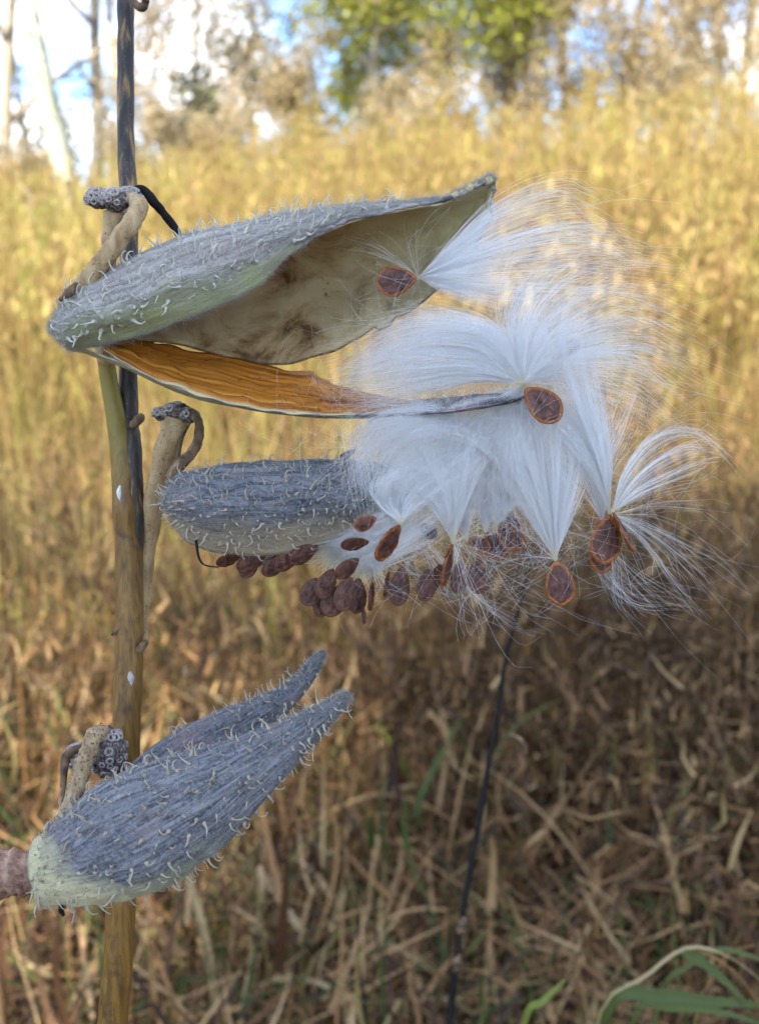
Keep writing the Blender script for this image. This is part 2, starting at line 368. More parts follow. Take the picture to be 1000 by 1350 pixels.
# golden field up the slope
n = 40000; x, y = wedge(n, 4.0, 17.5, .80, 1.0, .6)
h = rng.uniform(.55, 1.0, n)*np.clip(.55+y*.05, .6, 1.1)
A = blades(n, x, y, h, rng.uniform(.006, .014, n), rng.normal(.05, .13, n), rng.normal(.4, .5, n), 4)
n = 14000; x, y = wedge(n, 4.5, 17.5, .80, 1.0, .6); h = rng.uniform(.7, 1.15, n)*np.clip(.55+y*.05, .6, 1.1)   # stalks with plumes
S_ = blades(n, x, y, h, np.full(n, .006), rng.normal(.0, .08, n), rng.normal(.15, .2, n), 4)
top = S_[0].reshape(n, 5, 2, 3).mean(2)
k = 6; idx = np.repeat(np.arange(n), k); fr = rng.uniform(0, 1, len(idx))[:, None]
pt = top[idx, 3]*(1-fr)+top[idx, 4]*fr
L_ = blades(len(idx), pt[:, 0], pt[:, 1], rng.uniform(.05, .12, len(idx)), rng.uniform(.008, .022, len(idx)), rng.uniform(.1, .7, len(idx)), rng.normal(.6, .5, len(idx)), 2, z0=pt[:, 2], r=np.repeat(rng.uniform(.2, .9, n), k))
n = 9000; x, y = wedge(n, 1.9, 6.5, .65, 1.0, .4); x -= .12*y*(rng.uniform(size=n) < .6)
E = blades(n, x, y, rng.uniform(.35, .8, n), rng.uniform(.003, .008, n), rng.normal(.1, .2, n), rng.normal(.6, .6, n), 4)
V, F, R = merge3(A, S_, L_, E)
tag(link('golden_field_grass', mesh_np('golden_field_grass', V, F, MAT['gold'], True, {'r': R})), 'tall golden grass on the sunlit slope up to the trees', 'grass', kind='stuff')

# ------------------------------------------------------------------ trees
def grow(base, h, r0, lean=(0, 0), levels=3, spread=.7, nchild=6, seed=0, bare_to=.3, up=.25, wig=.06):
    g = np.random.default_rng(seed); tubes = []; tips = []
    def branch(p, d, length, r, lev):
        n = 7 if lev == 0 else 5
        pts = [p]; dd = d.copy()
        for i in range(n-1):
            dd = norm(dd+g.normal(0, wig*(1+lev), 3)+np.array([0, 0, up*.12*(lev > 0)]))
            pts.append(pts[-1]+dd*length/(n-1))
        pts = np.array(pts); rad = np.linspace(r, r*(.35 if lev == 0 else .25), n)
        tubes.append(tube(pts, rad, 7 if lev == 0 else 4 if lev < 2 else 3, cap=False))
        if lev == levels: tips.extend(pts[1:]); return
        if lev >= 1: tips.extend(pts[-2:])
        for c in range(nchild if lev == 0 else max(3, nchild-1)):
            t = g.uniform(bare_to if lev == 0 else .25, 1.0); i = min(int(t*(n-1)), n-2); f = t*(n-1)-i
            q = pts[i]*(1-f)+pts[i+1]*f; a = g.uniform(0, 2*np.pi)
            T = norm(pts[i+1]-pts[i]); s = norm(np.cross(T, np.array([math.cos(a), math.sin(a), .3])))
            nd = norm(T*(1-spread)+s*spread+np.array([0, 0, up]))
            branch(q, nd, length*g.uniform(.35, .6), max(rad[i]*.55, .006), lev+1)
    branch(np.array(base, float), norm(np.array([lean[0], lean[1], 1.0])), h, r0, 0)
    return join(tubes), np.array(tips)
def leafmesh(tips, n, size, jitter, seed=0):
    g = np.random.default_rng(seed); i = g.integers(0, len(tips), n)
    c = tips[i]+g.normal(0, jitter, (n, 3)); a = norm(g.normal(size=(n, 3))); b = norm(np.cross(a, g.normal(size=(n, 3)))); s = (size*g.uniform(.6, 1.3, n))[:, None]
    V = np.stack([c-a*s, c+b*s*.45, c+a*s, c-b*s*.45], 1).reshape(-1, 3)
    return V, np.arange(n*4).reshape(n, 4), np.repeat(g.uniform(0, 1, n), 4)
BARKS = {
 'pale': mat_simple('bark_pale', [(.3, (.22, .23, .17)), (.7, (.46, .47, .37))], 5, (1, 1, .3), .85, .2, .6, .02),
 'grey': mat_simple('bark_grey', [(.3, (.09, .085, .07)), (.7, (.24, .23, .20))], 5, (1, 1, .3), .9, .2, .6, .02),
 'tan': mat_simple('bark_tan', [(.3, (.24, .19, .13)), (.7, (.46, .38, .27))], 5, (1, 1, .3), .9, .2, .6, .02)}
LEAFS = {
 'green': mat_grass('leaf_bright_green', [(.0, (.18, .21, .025)), (.5, (.38, .40, .05)), (1, (.50, .49, .08))], .45),
 'dark': mat_grass('leaf_dark_green', [(.0, (.07, .08, .04)), (.5, (.12, .14, .06)), (1, (.22, .21, .10))], .3),
 'tan': mat_grass('leaf_dry_tan', [(.0, (.22, .165, .085)), (.5, (.38, .30, .17)), (1, (.50, .42, .26))], .4),
 'gold': mat_grass('leaf_yellow', [(.0, (.28, .20, .055)), (.5, (.44, .34, .11)), (1, (.54, .44, .18))], .45)}
FPX = 500/ (500*K/D)/1.0
def tree(name, label, px, dist, h, r0, bark, leaf, nleaf, lsize, seed, lean=(0, 0), group=None, spread=.65, nchild=7, levels=3, bare_to=.25, jit=.18, up=.25):
    xx = (px-500)*K/D*dist; base = (xx, dist, float(hill(xx, dist))-.15)
    (V, F), tips = grow(base, h, r0, lean, levels, spread, nchild, seed, bare_to, up)
    t = thing(name, base, label, 'tree' if 'tree' in name else 'shrub', group)
    link('trunk', quads('trunk', V, F, BARKS[bark]), t)
    if nleaf:
        V, F, R = leafmesh(tips, nleaf, lsize, jit, seed)
        o = link('crown', mesh_np('crown', V, F, LEAFS[leaf], False, {'r': R}), t)
    return t
tree('leaning_tree', 'pale grey-green bare trunk leaning left behind the field', 122, 18.0, 9, .21, 'pale', 'dark', 500, .07, 11, (-.17, 0), bare_to=.45)
tree('dark_tree', 'dark straight trunk just right of the pale leaning trunk', 142, 20.5, 9, .16, 'grey', 'tan', 1200, .07, 12, (-.02, 0), bare_to=.35)
tree('edge_tree', 'tan forked tree left of the pale leaning trunk', 35, 19.0, 7, .15, 'tan', 'dark', 900, .07, 13, (-.10, 0), bare_to=.2)
tree('background_tree', 'bare tan tree standing apart left of the forked tan tree', -130, 20, 6.5, .11, 'tan', 'tan', 6000, .05, 54, spread=.5, up=.5, bare_to=.05)
tree('background_tree', 'dark olive tree standing apart beyond the forked tan tree', -290, 21, 5.5, .12, 'grey', 'dark', 6000, .08, 55, spread=.7, bare_to=.1)
tree('background_tree', 'thin tree with dark olive leaves far behind the pale leaning trunk', 75, 24, 6.0, .12, 'grey', 'dark', 4500, .07, 14, bare_to=.1)
tree('background_tree', 'bare tan twiggy tree right of the dark trunk', 205, 20, 6.5, .11, 'tan', 'tan', 6000, .05, 15, spread=.5, up=.5, bare_to=.05)
tree('background_tree', 'bare tan twiggy tree beside the dark olive tree', 262, 21, 6.5, .10, 'tan', 'tan', 6000, .05, 16, spread=.5, up=.5, bare_to=.05)
tree('background_tree', 'low dark olive tree left of the bright green tree', 345, 23, 4.6, .13, 'grey', 'dark', 7000, .08, 17, bare_to=.15, spread=.75)
tree('green_tree', 'bright yellow-green leafy tree above the field', 505, 18.1, 5.1, .05, 'tan', 'green', 27000, .06, 18, bare_to=.44, spread=.62, jit=.27, nchild=15, up=.05)
tree('background_tree', 'bare tan tree just right of the bright green tree', 665, 23, 5.2, .09, 'tan', 'tan', 4500, .05, 19, spread=.55, up=.4, bare_to=.05)
yel = [(735, 20, 6.0, 20), (800, 22, 6.4, 21), (865, 19.5, 6.0, 22), (930, 21, 6.8, 23), (985, 19, 6.4, 24), (955, 22, 6.6, 61), (1060, 20, 6.5, 29), (1160, 21, 6.2, 51), (1290, 20, 6.6, 52), (1440, 21, 6.0, 53)]
for q, (px, dd, hh, sd_) in enumerate(yel):
    tree('yellow_tree', ('pale yellow twiggy autumn tree in the row right of the green tree' if px < 1100 else 'pale yellow autumn tree at the far end of the row beyond the milkweed'), px, dd, hh, .10, 'tan', 'gold' if q % 2 else 'tan', 4300, .055, sd_, group='yellow autumn trees', spread=.55, up=.4, bare_to=.03, jit=.22)
shr = [(-20, 18.4, 1.9, 41, 'dark', 'dark twiggy shrub at the field edge left of the forked tan tree'), (62, 18.8, 1.6, 42, 'tan', 'tan twiggy shrub at the foot of the pale leaning trunk'), (180, 18.6, 1.7, 31, 'tan', 'tan twiggy shrub at the foot of the dark trunk'), (240, 18.4, 2.0, 43, 'tan', 'tan twiggy shrub between the two bare tan trees'), (300, 18.6, 2.1, 32, 'tan', 'tan twiggy shrub in front of the low dark olive tree'), (365, 18.4, 2.2, 44, 'tan', 'tan twiggy shrub between the dark olive tree and the green tree'), (415, 18.8, 2.4, 33, 'gold', 'yellow shrub under the near side of the bright green tree'),
 (470, 17.7, 1.7, 38, 'tan', None), (525, 17.7, 1.9, 45, 'tan', None), (585, 17.8, 1.8, 34, 'gold', None), (640, 18.8, 2.5, 46, 'tan', None), (690, 18.2, 2.5, 35, 'tan', 'tan twiggy shrub in front of the bare tree beside the green tree'), (770, 18.4, 2.5, 36, 'gold', None), (830, 18.2, 2.5, 47, 'tan', None), (880, 18.2, 2.5, 37, 'tan', None), (970, 18.0, 2.6, 39, 'gold', None)]
for px, dd, hh, sd_, lf, lab in shr:
    lab = lab or ('twiggy shrub at the field edge below the bright green tree' if px < 660 else 'pale twiggy shrub at the field edge below the yellow autumn trees')
    tree('field_edge_shrub', lab, px, dd, hh, .04, 'tan', lf, 5200, .045, sd_, group='shrubs at the field edge', spread=.6, nchild=8, up=.5, bare_to=.0, jit=.14, levels=2)
# unseen tree behind the photographer; leaf clusters placed sunward to shade plant and meadow
sub = P(450, 700, 0)
cc = sub+to_sun*9.0+np.array([.9, .1, .0])
st_base = (cc[0], cc[1], float(hill(cc[0], cc[1]))-.15)
(V, F), tips = grow(st_base, cc[2]+.4, .15, (0, 0), 2, .8, 6, 77, .7, .05)
t = thing('shade_tree', st_base, 'unseen leafy tree behind the photographer with crown shaped to shade the milkweed', 'tree')
link('trunk', quads('trunk', V, F, BARKS['grey']), t)
g = np.random.default_rng(5)
def up_sun(q, spread): return q+to_sun*(9.0+g.normal(0, .5, (len(q), 1)))+g.normal(0, spread, (len(q), 3))
core = np.stack([g.uniform(-.12, .14, 60), g.uniform(.18, .32, 60), g.uniform(.84, 1.12, 60)], -1)
right = np.stack([g.uniform(.30, 1.7, 56), g.uniform(.7, 2.6, 56), g.uniform(.1, .5, 56)], -1)
left = np.stack([g.uniform(-1.6, .3, 2), g.uniform(1.9, 3.2, 2), g.uniform(.1, .5, 2)], -1)
cl = np.vstack([np.repeat(up_sun(core, .10), 6, 0), up_sun(right, .1), up_sun(left, .1)])
V, F, R = leafmesh(cl, 11500, .085, .13, 78)
link('crown', mesh_np('crown', V, F, LEAFS['green'], False, {'r': R}), t)

# ------------------------------------------------------------------ milkweed plant
root_xy = P(150, 1350, 24)
plant = thing('milkweed_plant', (root_xy[0]-.03, root_xy[1]-.05, 0), 'dried milkweed stalk bearing four warty grey seed pods', 'milkweed')
# stems -------------------------------------------------
lowpts = [(148, 1350, 24, 21), (156, 1260, 23, 21), (163, 1120, 22, 20.5), (166, 980, 22, 20), (170, 860, 22, 20), (170, 740, 22, 19.5), (166, 650, 21, 19), (162, 600, 21, 18), (152, 545, 20, 14), (143, 500, 19, 12.5), (139, 470, 18, 12)]
q = catmull(lowpts, 110); C = PA(q[:, :3]); R = q[:, 3]*K*(D+q[:, 2]*.001)/D
bx = C[0]; g0 = np.array([root_xy[0]-.03, root_xy[1]-.05, -.02])
ext = np.array([g0*(1-t)+bx*t for t in np.linspace(0, .985, 26)])
C = np.vstack([ext, C]); R = np.concatenate([np.full(26, R[0]*1.05), R])
nd = np.exp(-((np.arange(len(R))-26-62)/2.2)**2)*.10; R = R*(1+nd)*.93
V, F = tube(C, R, 16, .02, 3)
ms = MAT['stem_low']; ntm = ms.node_tree; bs_ = ntm.nodes['Principled BSDF']; src = bs_.inputs['Base Color'].links[0].from_socket   # live green skin near the fork
sx = ntm.nodes.new('ShaderNodeSeparateXYZ'); gm = ntm.nodes.new('ShaderNodeNewGeometry'); mr = ntm.nodes.new('ShaderNodeMapRange'); mxn = ntm.nodes.new('ShaderNodeMix'); mxn.data_type = 'RGBA'
ntm.links.new(gm.outputs['Position'], sx.inputs[0]); ntm.links.new(sx.outputs[2], mr.inputs[0]); mr.inputs[1].default_value = P(165, 660, 20)[2]; mr.inputs[2].default_value = P(145, 520, 20)[2]
mr.inputs[4].default_value = .75; ntm.links.new(mr.outputs[0], mxn.inputs[0]); ntm.links.new(src, mxn.inputs[6]); mxn.inputs[7].default_value = (.24, .20, .03, 1); ntm.links.new(mxn.outputs[2], bs_.inputs['Base Color'])
link('stem', quads('stem', V, F, ms), plant)
px_tube('upper_stem', [(182, 760, 23.5, 4), (181, 700, 21, 9), (177, 640, 20.5, 12), (173, 585, 21, 13), (170, 550, 22, 12.5), (169, 480, 23, 12), (169, 400, 23, 11.5), (170, 330, 23, 11.5), (169, 250, 23, 11.5), (166, 180, 23, 11.2), (166, 90, 23, 11), (166, 0, 23, 11), (168, -120, 23, 10), (172, -260, 24, 9)], MAT['stem_dark'], plant, 130, 14, .05, 5)
px_tube('curled_stalk', [(168, -8, 18, 4), (178, 4, 16, 5), (187, 9, 15, 5.5), (192, 2, 15, 5), (190, -12, 15, 4.5)], MAT['tan_dark'], plant, 24, 10, .08, 4)
# leaf scars, node, lichen fleck
for (a, b, d_, s_, mt) in ((186, 853, 20.9, 9, 'tan_dark'), (180, 556, 20.4, 10, 'tan_dark'), (152, 832, 20.7, 5, 'tan_dark')):
    px_tube('leaf_scar', [(a-s_*.9, b+s_, d_, 2), (a-s_*.2, b+s_*.2, d_-1, s_*.62), (a+s_*.5, b-s_*.5, d_-1, s_*.6), (a+s_*.8, b-s_*.9, d_, 2)], MAT[mt], plant, 14, 9, .15, int(a))
px_tube('lichen_fleck', [(158, 640, 17.8, 1.2), (157.5, 648, 18.25, 3.6), (158, 656, 18.3, 2.8), (158.5, 662, 17.9, .8)], mat_simple('lichen_white', [(.3, (.5, .5, .5)), (.7, (.8, .8, .8))], 900), plant, 10, 8, .2, 2)
px_tube('lichen_fleck', [(171, 886, 18.7, 1.2), (172, 892, 19.1, 4.5), (173, 898, 19.1, 3.5), (173, 904, 18.9, .8)], mat_simple('lichen_grey', [(.3, (.3, .28, .24)), (.7, (.5, .47, .42))], 900), plant, 10, 8, .2, 6)

def umbel(name, blobs, parent, seed, n=34, cone=None, rs=5.0):
    """scabby head: a lumpy core and the ring scars of the fallen flower stalks"""
    g = np.random.default_rng(seed); parts = []
    for (a, b, d_, ra, rb) in blobs:
        th = np.linspace(0, np.pi, 12)[:, None]; ph = np.linspace(0, 2*np.pi, 18, endpoint=False)[None, :]
        lum = 1+.10*g.normal(size=(12, 18)); lum[0] = lum[-1] = 1
        u = np.stack([np.sin(th)*np.cos(ph)*ra, np.cos(th)*rb*np.ones_like(ph), np.sin(th)*np.sin(ph)*min(ra, rb)*1.05], -1)*lum[..., None]*K
        V = P(a, b, d_)+u[..., :1]*RT+u[..., 1:2]*UP+u[..., 2:]*FW
        parts.append((V.reshape(-1, 3), grid_faces(12, 18, True)))
    V, F = join(parts); o = link(name, quads(name, V, F, MAT['scab']), parent)
    rings = []
    for i in range(n):
        a, b, d_, ra, rb = blobs[i % len(blobs)]
        v = norm(g.normal(size=3)); v[2] = -abs(v[2]) if g.uniform() < .85 else v[2]
        if cone is not None and v[1] < cone: v[1] = g.uniform(cone, .9)
        v = norm(v); c = P(a, b, d_)+K*(RT*v[0]*ra+UP*v[1]*rb+FW*v[2]*min(ra, rb)*1.05)*1.02
        nn = norm(RT*v[0]/ra+UP*v[1]/rb+FW*v[2]/min(ra, rb)); A_ = norm(np.cross(nn, np.array([.3, .5, .8]))); B_ = np.cross(nn, A_)
        R1 = rs*g.uniform(.7, 1.1)*K; r2 = R1*.42
        th = np.linspace(0, 2*np.pi, 10, endpoint=False)[:, None]; ph = np.linspace(0, 2*np.pi, 6, endpoint=False)[None, :]
        rad = R1+r2*np.cos(ph)
        W = c+(np.cos(th)*rad)[..., None]*A_+(np.sin(th)*rad)[..., None]*B_+(r2*np.sin(ph)*1.3*np.ones_like(th))[..., None]*nn
        i_ = np.arange(10)[:, None]; j = np.arange(6)[None, :]
        Fq = np.stack(np.broadcast_arrays(i_*6+j, i_*6+(j+1) % 6, ((i_+1) % 10)*6+(j+1) % 6, ((i_+1) % 10)*6+j), -1).reshape(-1, 4)
        rings.append((W.reshape(-1, 3), Fq))
    V, F = join(rings); s = link('stalk_scars', quads('stalk_scars', V, F, MAT['scar_rim']), o); s['kind'] = 'stuff'
    return o

# top umbel and its stalks
px_tube('peduncle', [(139, 480, 18, 12), (136, 430, 17, 12), (138, 380, 14, 12.5), (144, 335, 10, 12), (149, 305, 7, 13), (152, 280, 6, 15)], MAT['tan'], plant, 40, 14, .09, 8)
umbel('umbel_head', [(130, 262, 4, 17, 13), (152, 264, 3, 19, 14), (170, 260, 5, 17, 12)], plant, 21, 46, -.55, 4.6)
px_tube('pedicel', [(172, 262, 4, 9), (182, 268, 1, 11), (181, 281, -1.5, 12), (166, 303, -3, 12.5), (147, 330, -3, 12.5), (128, 356, -3, 12.5), (110, 377, -2, 13), (95, 390, 0, 13)], MAT['tan'], plant, 50, 14, .11, 9)
px_tube('dead_pedicel', [(176, 252, 6, 5), (188, 250, 8, 6.5), (204, 268, 9, 6.5), (216, 282, 10, 6), (228, 297, 10, 5.5), (240, 316, 10, 5)], MAT['black'], plant, 30, 10, .1, 10)
px_tube('dried_bract', [(78, 396, -4.5, 2), (85, 390, -6.2, 5), (93, 383, -6, 5.5), (101, 375, -4, 3)], MAT['tan_dark'], plant, 16, 8, .25, 11)
# middle umbel
px_tube('peduncle', [(184, 860, 27, 9), (187, 800, 26, 10), (191, 730, 25, 13), (199, 680, 23, 15), (212, 620, 18, 15), (225, 575, 13, 16), (233, 552, 12, 18)], MAT['tan'], plant, 50, 14, .09, 12)
umbel('umbel_head', [(214, 546, 11, 13, 9), (234, 541, 10, 18, 10), (250, 548, 10, 12, 10)], plant, 22, 24, .1, 4.2)
px_tube('pedicel', [(252, 545, 10, 7), (262, 556, 8, 6), (262, 578, 6, 6.5), (250, 600, 4, 7.5), (233, 617, 2, 8), (224, 632, 1, 8)], MAT['tan_dark'], plant, 40, 12, .13, 13)
px_tube('dead_pedicel', [(250, 556, 12, 2.5), (240, 575, 12, 3), (235, 600, 12, 3), (236, 615, 11, 3.2)], MAT['tan_dark'], plant, 24, 8, .1, 14)
# lower umbel
umbel('umbel_head', [(141, 990, 2, 26, 32), (106, 998, 5, 20, 17)], plant, 23, 66, None, 4.4)
px_tube('pedicel', [(134, 964, -3, 10), (124, 972, -6, 11.5), (113, 1000, -8, 11.5), (100, 1040, -10, 11.5), (86, 1080, -11, 12), (74, 1112, -12, 15)], mat_simple('pedicel_speckled', [(.3, (.16, .10, .055)), (.55, (.34, .25, .14)), (.75, (.46, .37, .24))], 420, (1, 1, .35), .75, .25, .8, .0006, spots=(1600, .54, .66, (.07, .04, .022))), plant, 50, 14, .12, 15)
px_tube('pedicel_collar', [(90, 1084, -10, 12.5), (80, 1102, -11, 16), (73, 1116, -12.5, 17), (70, 1124, -13, 12)], MAT['tan_dark'], plant, 20, 14, .12, 16)
px_tube('dead_pedicel', [(112, 985, 0, 5), (95, 990, -1, 6), (86, 1002, -1, 6), (84, 1030, -3, 4.5), (80, 1062, -6, 4)], MAT['tan_dark'], plant, 30, 10, .12, 17)
px_tube('peduncle', [(150, 1010, 6, 11), (165, 1040, 12, 12), (170, 1090, 17, 11), (166, 1140, 20, 10)], MAT['tan_dark'], plant, 20, 10, .05, 18)
px_tube('pod_stub', [(-70, 1162, -14, 26), (-30, 1156, -14, 30), (5, 1152, -14, 31), (30, 1150, -14, 29), (48, 1148, -13, 26)], MAT['stub'], plant, 40, 20, .10, 19)
px_tube('dead_pedicel', [(98, 1180, -16, 1.5), (88, 1192, -17, 4), (80, 1198, -17, 4.5), (84, 1208, -17, 1.5)], MAT['black'], plant, 14, 8, .25, 20)

# spine meshes shared by all pods
def spine_mesh(name, hook, mat, seed):
    g = np.random.default_rng(seed); n = 9; t = np.linspace(0, 1, n)
    a = np.cumsum(np.concatenate([[0], np.full(n-1, hook/(n-1))*(np.linspace(.3, 1.9, n-1))])); ds = 1/(n-1)
    x_ = np.cumsum(np.concatenate([[0], np.sin(a[1:])*ds])); z_ = np.cumsum(np.concatenate([[0], np.cos(a[1:])*ds])); y_ = np.cumsum(g.normal(0, .02, n))
    C = np.stack([x_, y_, z_], -1); C[0, 2] -= .06; R = .068*(1-.62*t**1.2)+.10*np.exp(-t*7)
    V, F = tube(C, R, 6); return quads(name, V, F, mat)
SPINES = {k: [spine_mesh('spine', h, MAT[k], i) for i, h in enumerate((.4, .8, 1.2, 1.6, 2.2, 3.2, -.6, 1.0))] for k in ('spine', 'spine_grey')}

def add_spines(pod, G, Nn, Tn, pick, n, lmin, lmax, kind, seed, mind=9.0):
    """G (a,b,3) surface grid, Nn normals, Tn direction towards the pod tip; pick(i,j)-> bool"""
    g = np.random.default_rng(seed); got = []; tries = 0
    a, b = G.shape[:2]
    while len(got) < n and tries < n*40:
        tries += 1; i = int(g.integers(0, a)); j = int(g.integers(0, b))
        if not pick(i/(a-1), j/(b-1), g): continue
        p = G[i, j]
        if got and np.min(np.linalg.norm(np.array(got)-p, axis=1)) < mind*K: continue
        got.append(p)
        z = norm(Nn[i, j]*1.0+Tn[i, j]*g.normal(-.05, .3)+g.normal(0, .16, 3)); xd = Tn[i, j]*g.normal(.7, .6)+UP*.55+g.normal(0, .35, 3); xd = norm(xd-z*np.dot(xd, z)); yd = np.cross(z, xd)
        s = (lmin+(lmax-lmin)*g.uniform()**1.5)*K
        o = bpy.data.objects.new('spine', SPINES[kind][int(g.integers(0, 8))]); COL.objects.link(o); o.parent = pod
        Mx = np.eye(4); Mx[:3, 0] = xd*s; Mx[:3, 1] = yd*s; Mx[:3, 2] = z*s; Mx[:3, 3] = p
        o.matrix_basis = Matrix(Mx.tolist())
def hair_tubes(Cv, rad, tattr=True):
    """Cv (n, rings, 3) -> 3-sided tubes"""
    n, m = Cv.shape[:2]
    T = norm(np.gradient(Cv, axis=1)); A_ = norm(np.cross(T, np.array([.21, .83, .52]))); B_ = np.cross(T, A_)
    t = np.linspace(0, 1, m); r = np.asarray(rad).reshape(-1, 1)*(1-.55*t)[None, :]
    V = np.stack([Cv+r[..., None]*(math.cos(q)*A_+math.sin(q)*B_) for q in (0, 2.0944, 4.18879)], 2)
    i = np.arange(n)[:, None, None]*m*3; s = np.arange(m-1)[None, :, None]*3; j = np.arange(3)[None, None, :]; k = (j+1) % 3
    F = np.stack(np.broadcast_arrays(i+s+j, i+s+k, i+s+3+k, i+s+3+j), -1).reshape(-1, 4)
    return V.reshape(-1, 3), F, np.repeat(np.tile(t, n), 3)
def add_fuzz(pod, G, Nn, Tn, n, ln, seed, pick=None):
    g = np.random.default_rng(seed); a, b = G.shape[:2]; i = g.integers(0, a, n); j = g.integers(0, b, n)
    if pick is not None: k = pick(i/(a-1), j/(b-1)); i, j = i[k], j[k]
    n = len(i)
    p = G[i, j]+Tn[i, j]*g.normal(0, 1.5, (n, 1))*K; d = norm(Nn[i, j]*.7+Tn[i, j]*.5+g.normal(0, .55, (n, 3))); l = (g.uniform(.4, 1.2, (n, 1))*ln*K)
    side = g.normal(0, .35, (n, 3))
    Cv = np.stack([p, p+d*l*.5, p+(d+side)*l], 1)
    V, F, t = hair_tubes(Cv, np.full(n, .000022)); o = link('fuzz', mesh_np('fuzz', V, F, MAT['fuzz']), pod); o['kind'] = 'stuff'

def pod_surface(stations, na=90, nb=44):
    """stations: list of equal-length lists of (px,py,mm) -> world grid (na, nb, 3), closed form through Catmull-Rom both ways"""
    S = np.array([catmull(s, nb) for s in stations]); Gp = np.stack([catmull(S[:, j], na) for j in range(nb)], 1)
    return Gp, PA(Gp)
def grid_normals(G, out_ref):
    du = np.gradient(G, axis=0); dv = np.gradient(G, axis=1); Nn = norm(np.cross(du, dv)); Tn = norm(du)
    s = np.sign(np.sum(Nn*(G-out_ref), -1, keepdims=True)); s = np.where(s == 0, 1, s)
    return Nn*np.sign(s.mean()+1e-9), Tn
def shell(name, G, Gp, mat_out, mat_in, thick, parent, low, base, flip):
    a, b = G.shape[:2]; F = grid_faces(a, b, False)
    if flip: F = F[:, ::-1]
    u = np.repeat(np.linspace(0, 1, a), b); v = np.tile(np.linspace(0, 1, b), a)
    me = mesh_np(name, G.reshape(-1, 3), F, mat_out, True, {'u': u, 'v': v, 'low': low.ravel(), 'base': base.ravel()})
    me.materials.append(mat_in)
    o = link(name, me, parent); md = o.modifiers.new('thickness', 'SOLIDIFY'); md.thickness = thick; md.offset = -1; md.material_offset = 1; md.material_offset_rim = 1
    return o
def ruffle(Gp, amt, seed, edges=True):
    g = np.random.default_rng(seed); a, b = Gp.shape[:2]
    m = g.normal(size=(a, b, 3))
    for _ in range(6): m = (m+np.roll(m, 1, 0)+np.roll(m, -1, 0)+np.roll(m, 1, 1)+np.roll(m, -1, 1))/5
    m[:2] = 0; m[-1:] = 0
    return Gp+m*np.array([1, 1, .17])*amt*3

# --- top pod: split open, far wall seen from inside
B0 = (66, 428, 2)
st1 = [
 [B0]*5,
 [(92, 462, -5), (72, 436, -8), (84, 398, 0), (96, 410, 8), (118, 458, 7)],
 [(128, 455, -7), (106, 420, -12), (112, 370, 1), (132, 400, 13), (158, 455, 10)],
 [(192, 440, -10), (165, 398, -15), (165, 345, 1), (190, 392, 17), (218, 452, 11)],
 [(272, 412, -12), (240, 360, -15), (238, 312, 2), (272, 385, 19), (292, 470, 10)],
 [(338, 378, -12), (325, 330, -13), (330, 290, 2), (350, 380, 20), (366, 481, 9)],
 [(395, 326, -10), (392, 302, -10), (400, 280, 2), (425, 365, 20), (440, 462, 8)],
 [(452, 293, -8), (456, 282, -6), (470, 270, 1), (488, 345, 17), (494, 432, 7)],
 [(532, 273, -5), (540, 270, -3), (552, 266, 1), (560, 315, 13), (562, 393, 6)],
 [(590, 262, -3), (595, 259, -2), (602, 255, 1), (608, 292, 9), (606, 350, 4)],
 [(628, 243, -1), (632, 240, 0), (637, 236, 1), (640, 258, 4), (641, 292, 2)],
 [(647, 236, 0), (648, 235, 0), (650, 233, 1), (652, 237, 2), (651, 248, 1)]]
Gp, G = pod_surface(st1, 120, 56)
Gp = ruffle(Gp, 2.2, 3)
u_ = np.linspace(0, 1, 120)[:, None]
Gp[..., 1] += (np.abs(u_-.655) < .012)*np.linspace(0, 1, 56)[None, :]**6*8       # torn step in the lower edge
G = PA(Gp)
ctr = catmull([P(66, 428, 2), P(200, 400, 3), P(400, 375, 4), P(560, 320, 4), P(650, 240, 1)], 120)[:, None]
Nn, Tn = grid_normals(G, ctr)
du = np.cross(np.gradient(G, axis=0), np.gradient(G, axis=1)); flip1 = np.sum(du*Nn) < 0
v_ = np.tile(np.linspace(0, 1, 56), (120, 1)); uu = np.tile(u_, (1, 56))
low = np.clip(1.15-v_*2.7, 0, 1)*np.clip(1.3-uu*1.1, 0, 1); base = np.clip(1-uu*11, 0, 1)*.75
pod1 = shell('seed_pod', G, Gp, MAT['pod_top'], MAT['inner'], .0007, plant, low, base, not flip1)
pod1['label'] = 'grey-green warty pod split wide open with tan inner wall'
add_spines(pod1, G, Nn, Tn, lambda i, j, g: .08 < i < .70 and .10 < j < .52 and g.uniform() < (1.15-i), 230, 10, 24, 'spine_grey', 5, 7.5)
add_fuzz(pod1, G, Nn, Tn, 17000, 8, 6, lambda i, j: (j < .5))
add_fuzz(pod1, G, Nn, Tn, 60000, 9, 7, lambda i, j: (j < .035) & (i < .62))
# dark dry rim of the opening
e1 = G[:, 0]; k = np.arange(66, 119); rim_pts = np.vstack([G[66:119, 0], G[117, 1:-1:5], G[118:96:-1, -1]])
V, F = tube(rim_pts+FW*-.0002, .00042*(1+.5*np.random.default_rng(2).normal(size=len(rim_pts)).clip(-1, 1)), 8)
link('dry_rim', quads('dry_rim', V, F, MAT['sliver']), pod1)
rim_pts = G[95:18:-1, -1]; V, F = tube(rim_pts, .00022, 6); link('dry_rim', quads('dry_rim', V, F, MAT['tan_dark']), pod1)
# crack
px_tube('crack', [(470, 398, 14.2, .5), (476, 408, 13, 1.0), (482, 418, 11.2, 1.2), (491, 433, 7, 1.3)], MAT['black'], pod1, 16, 6, .1, 2)
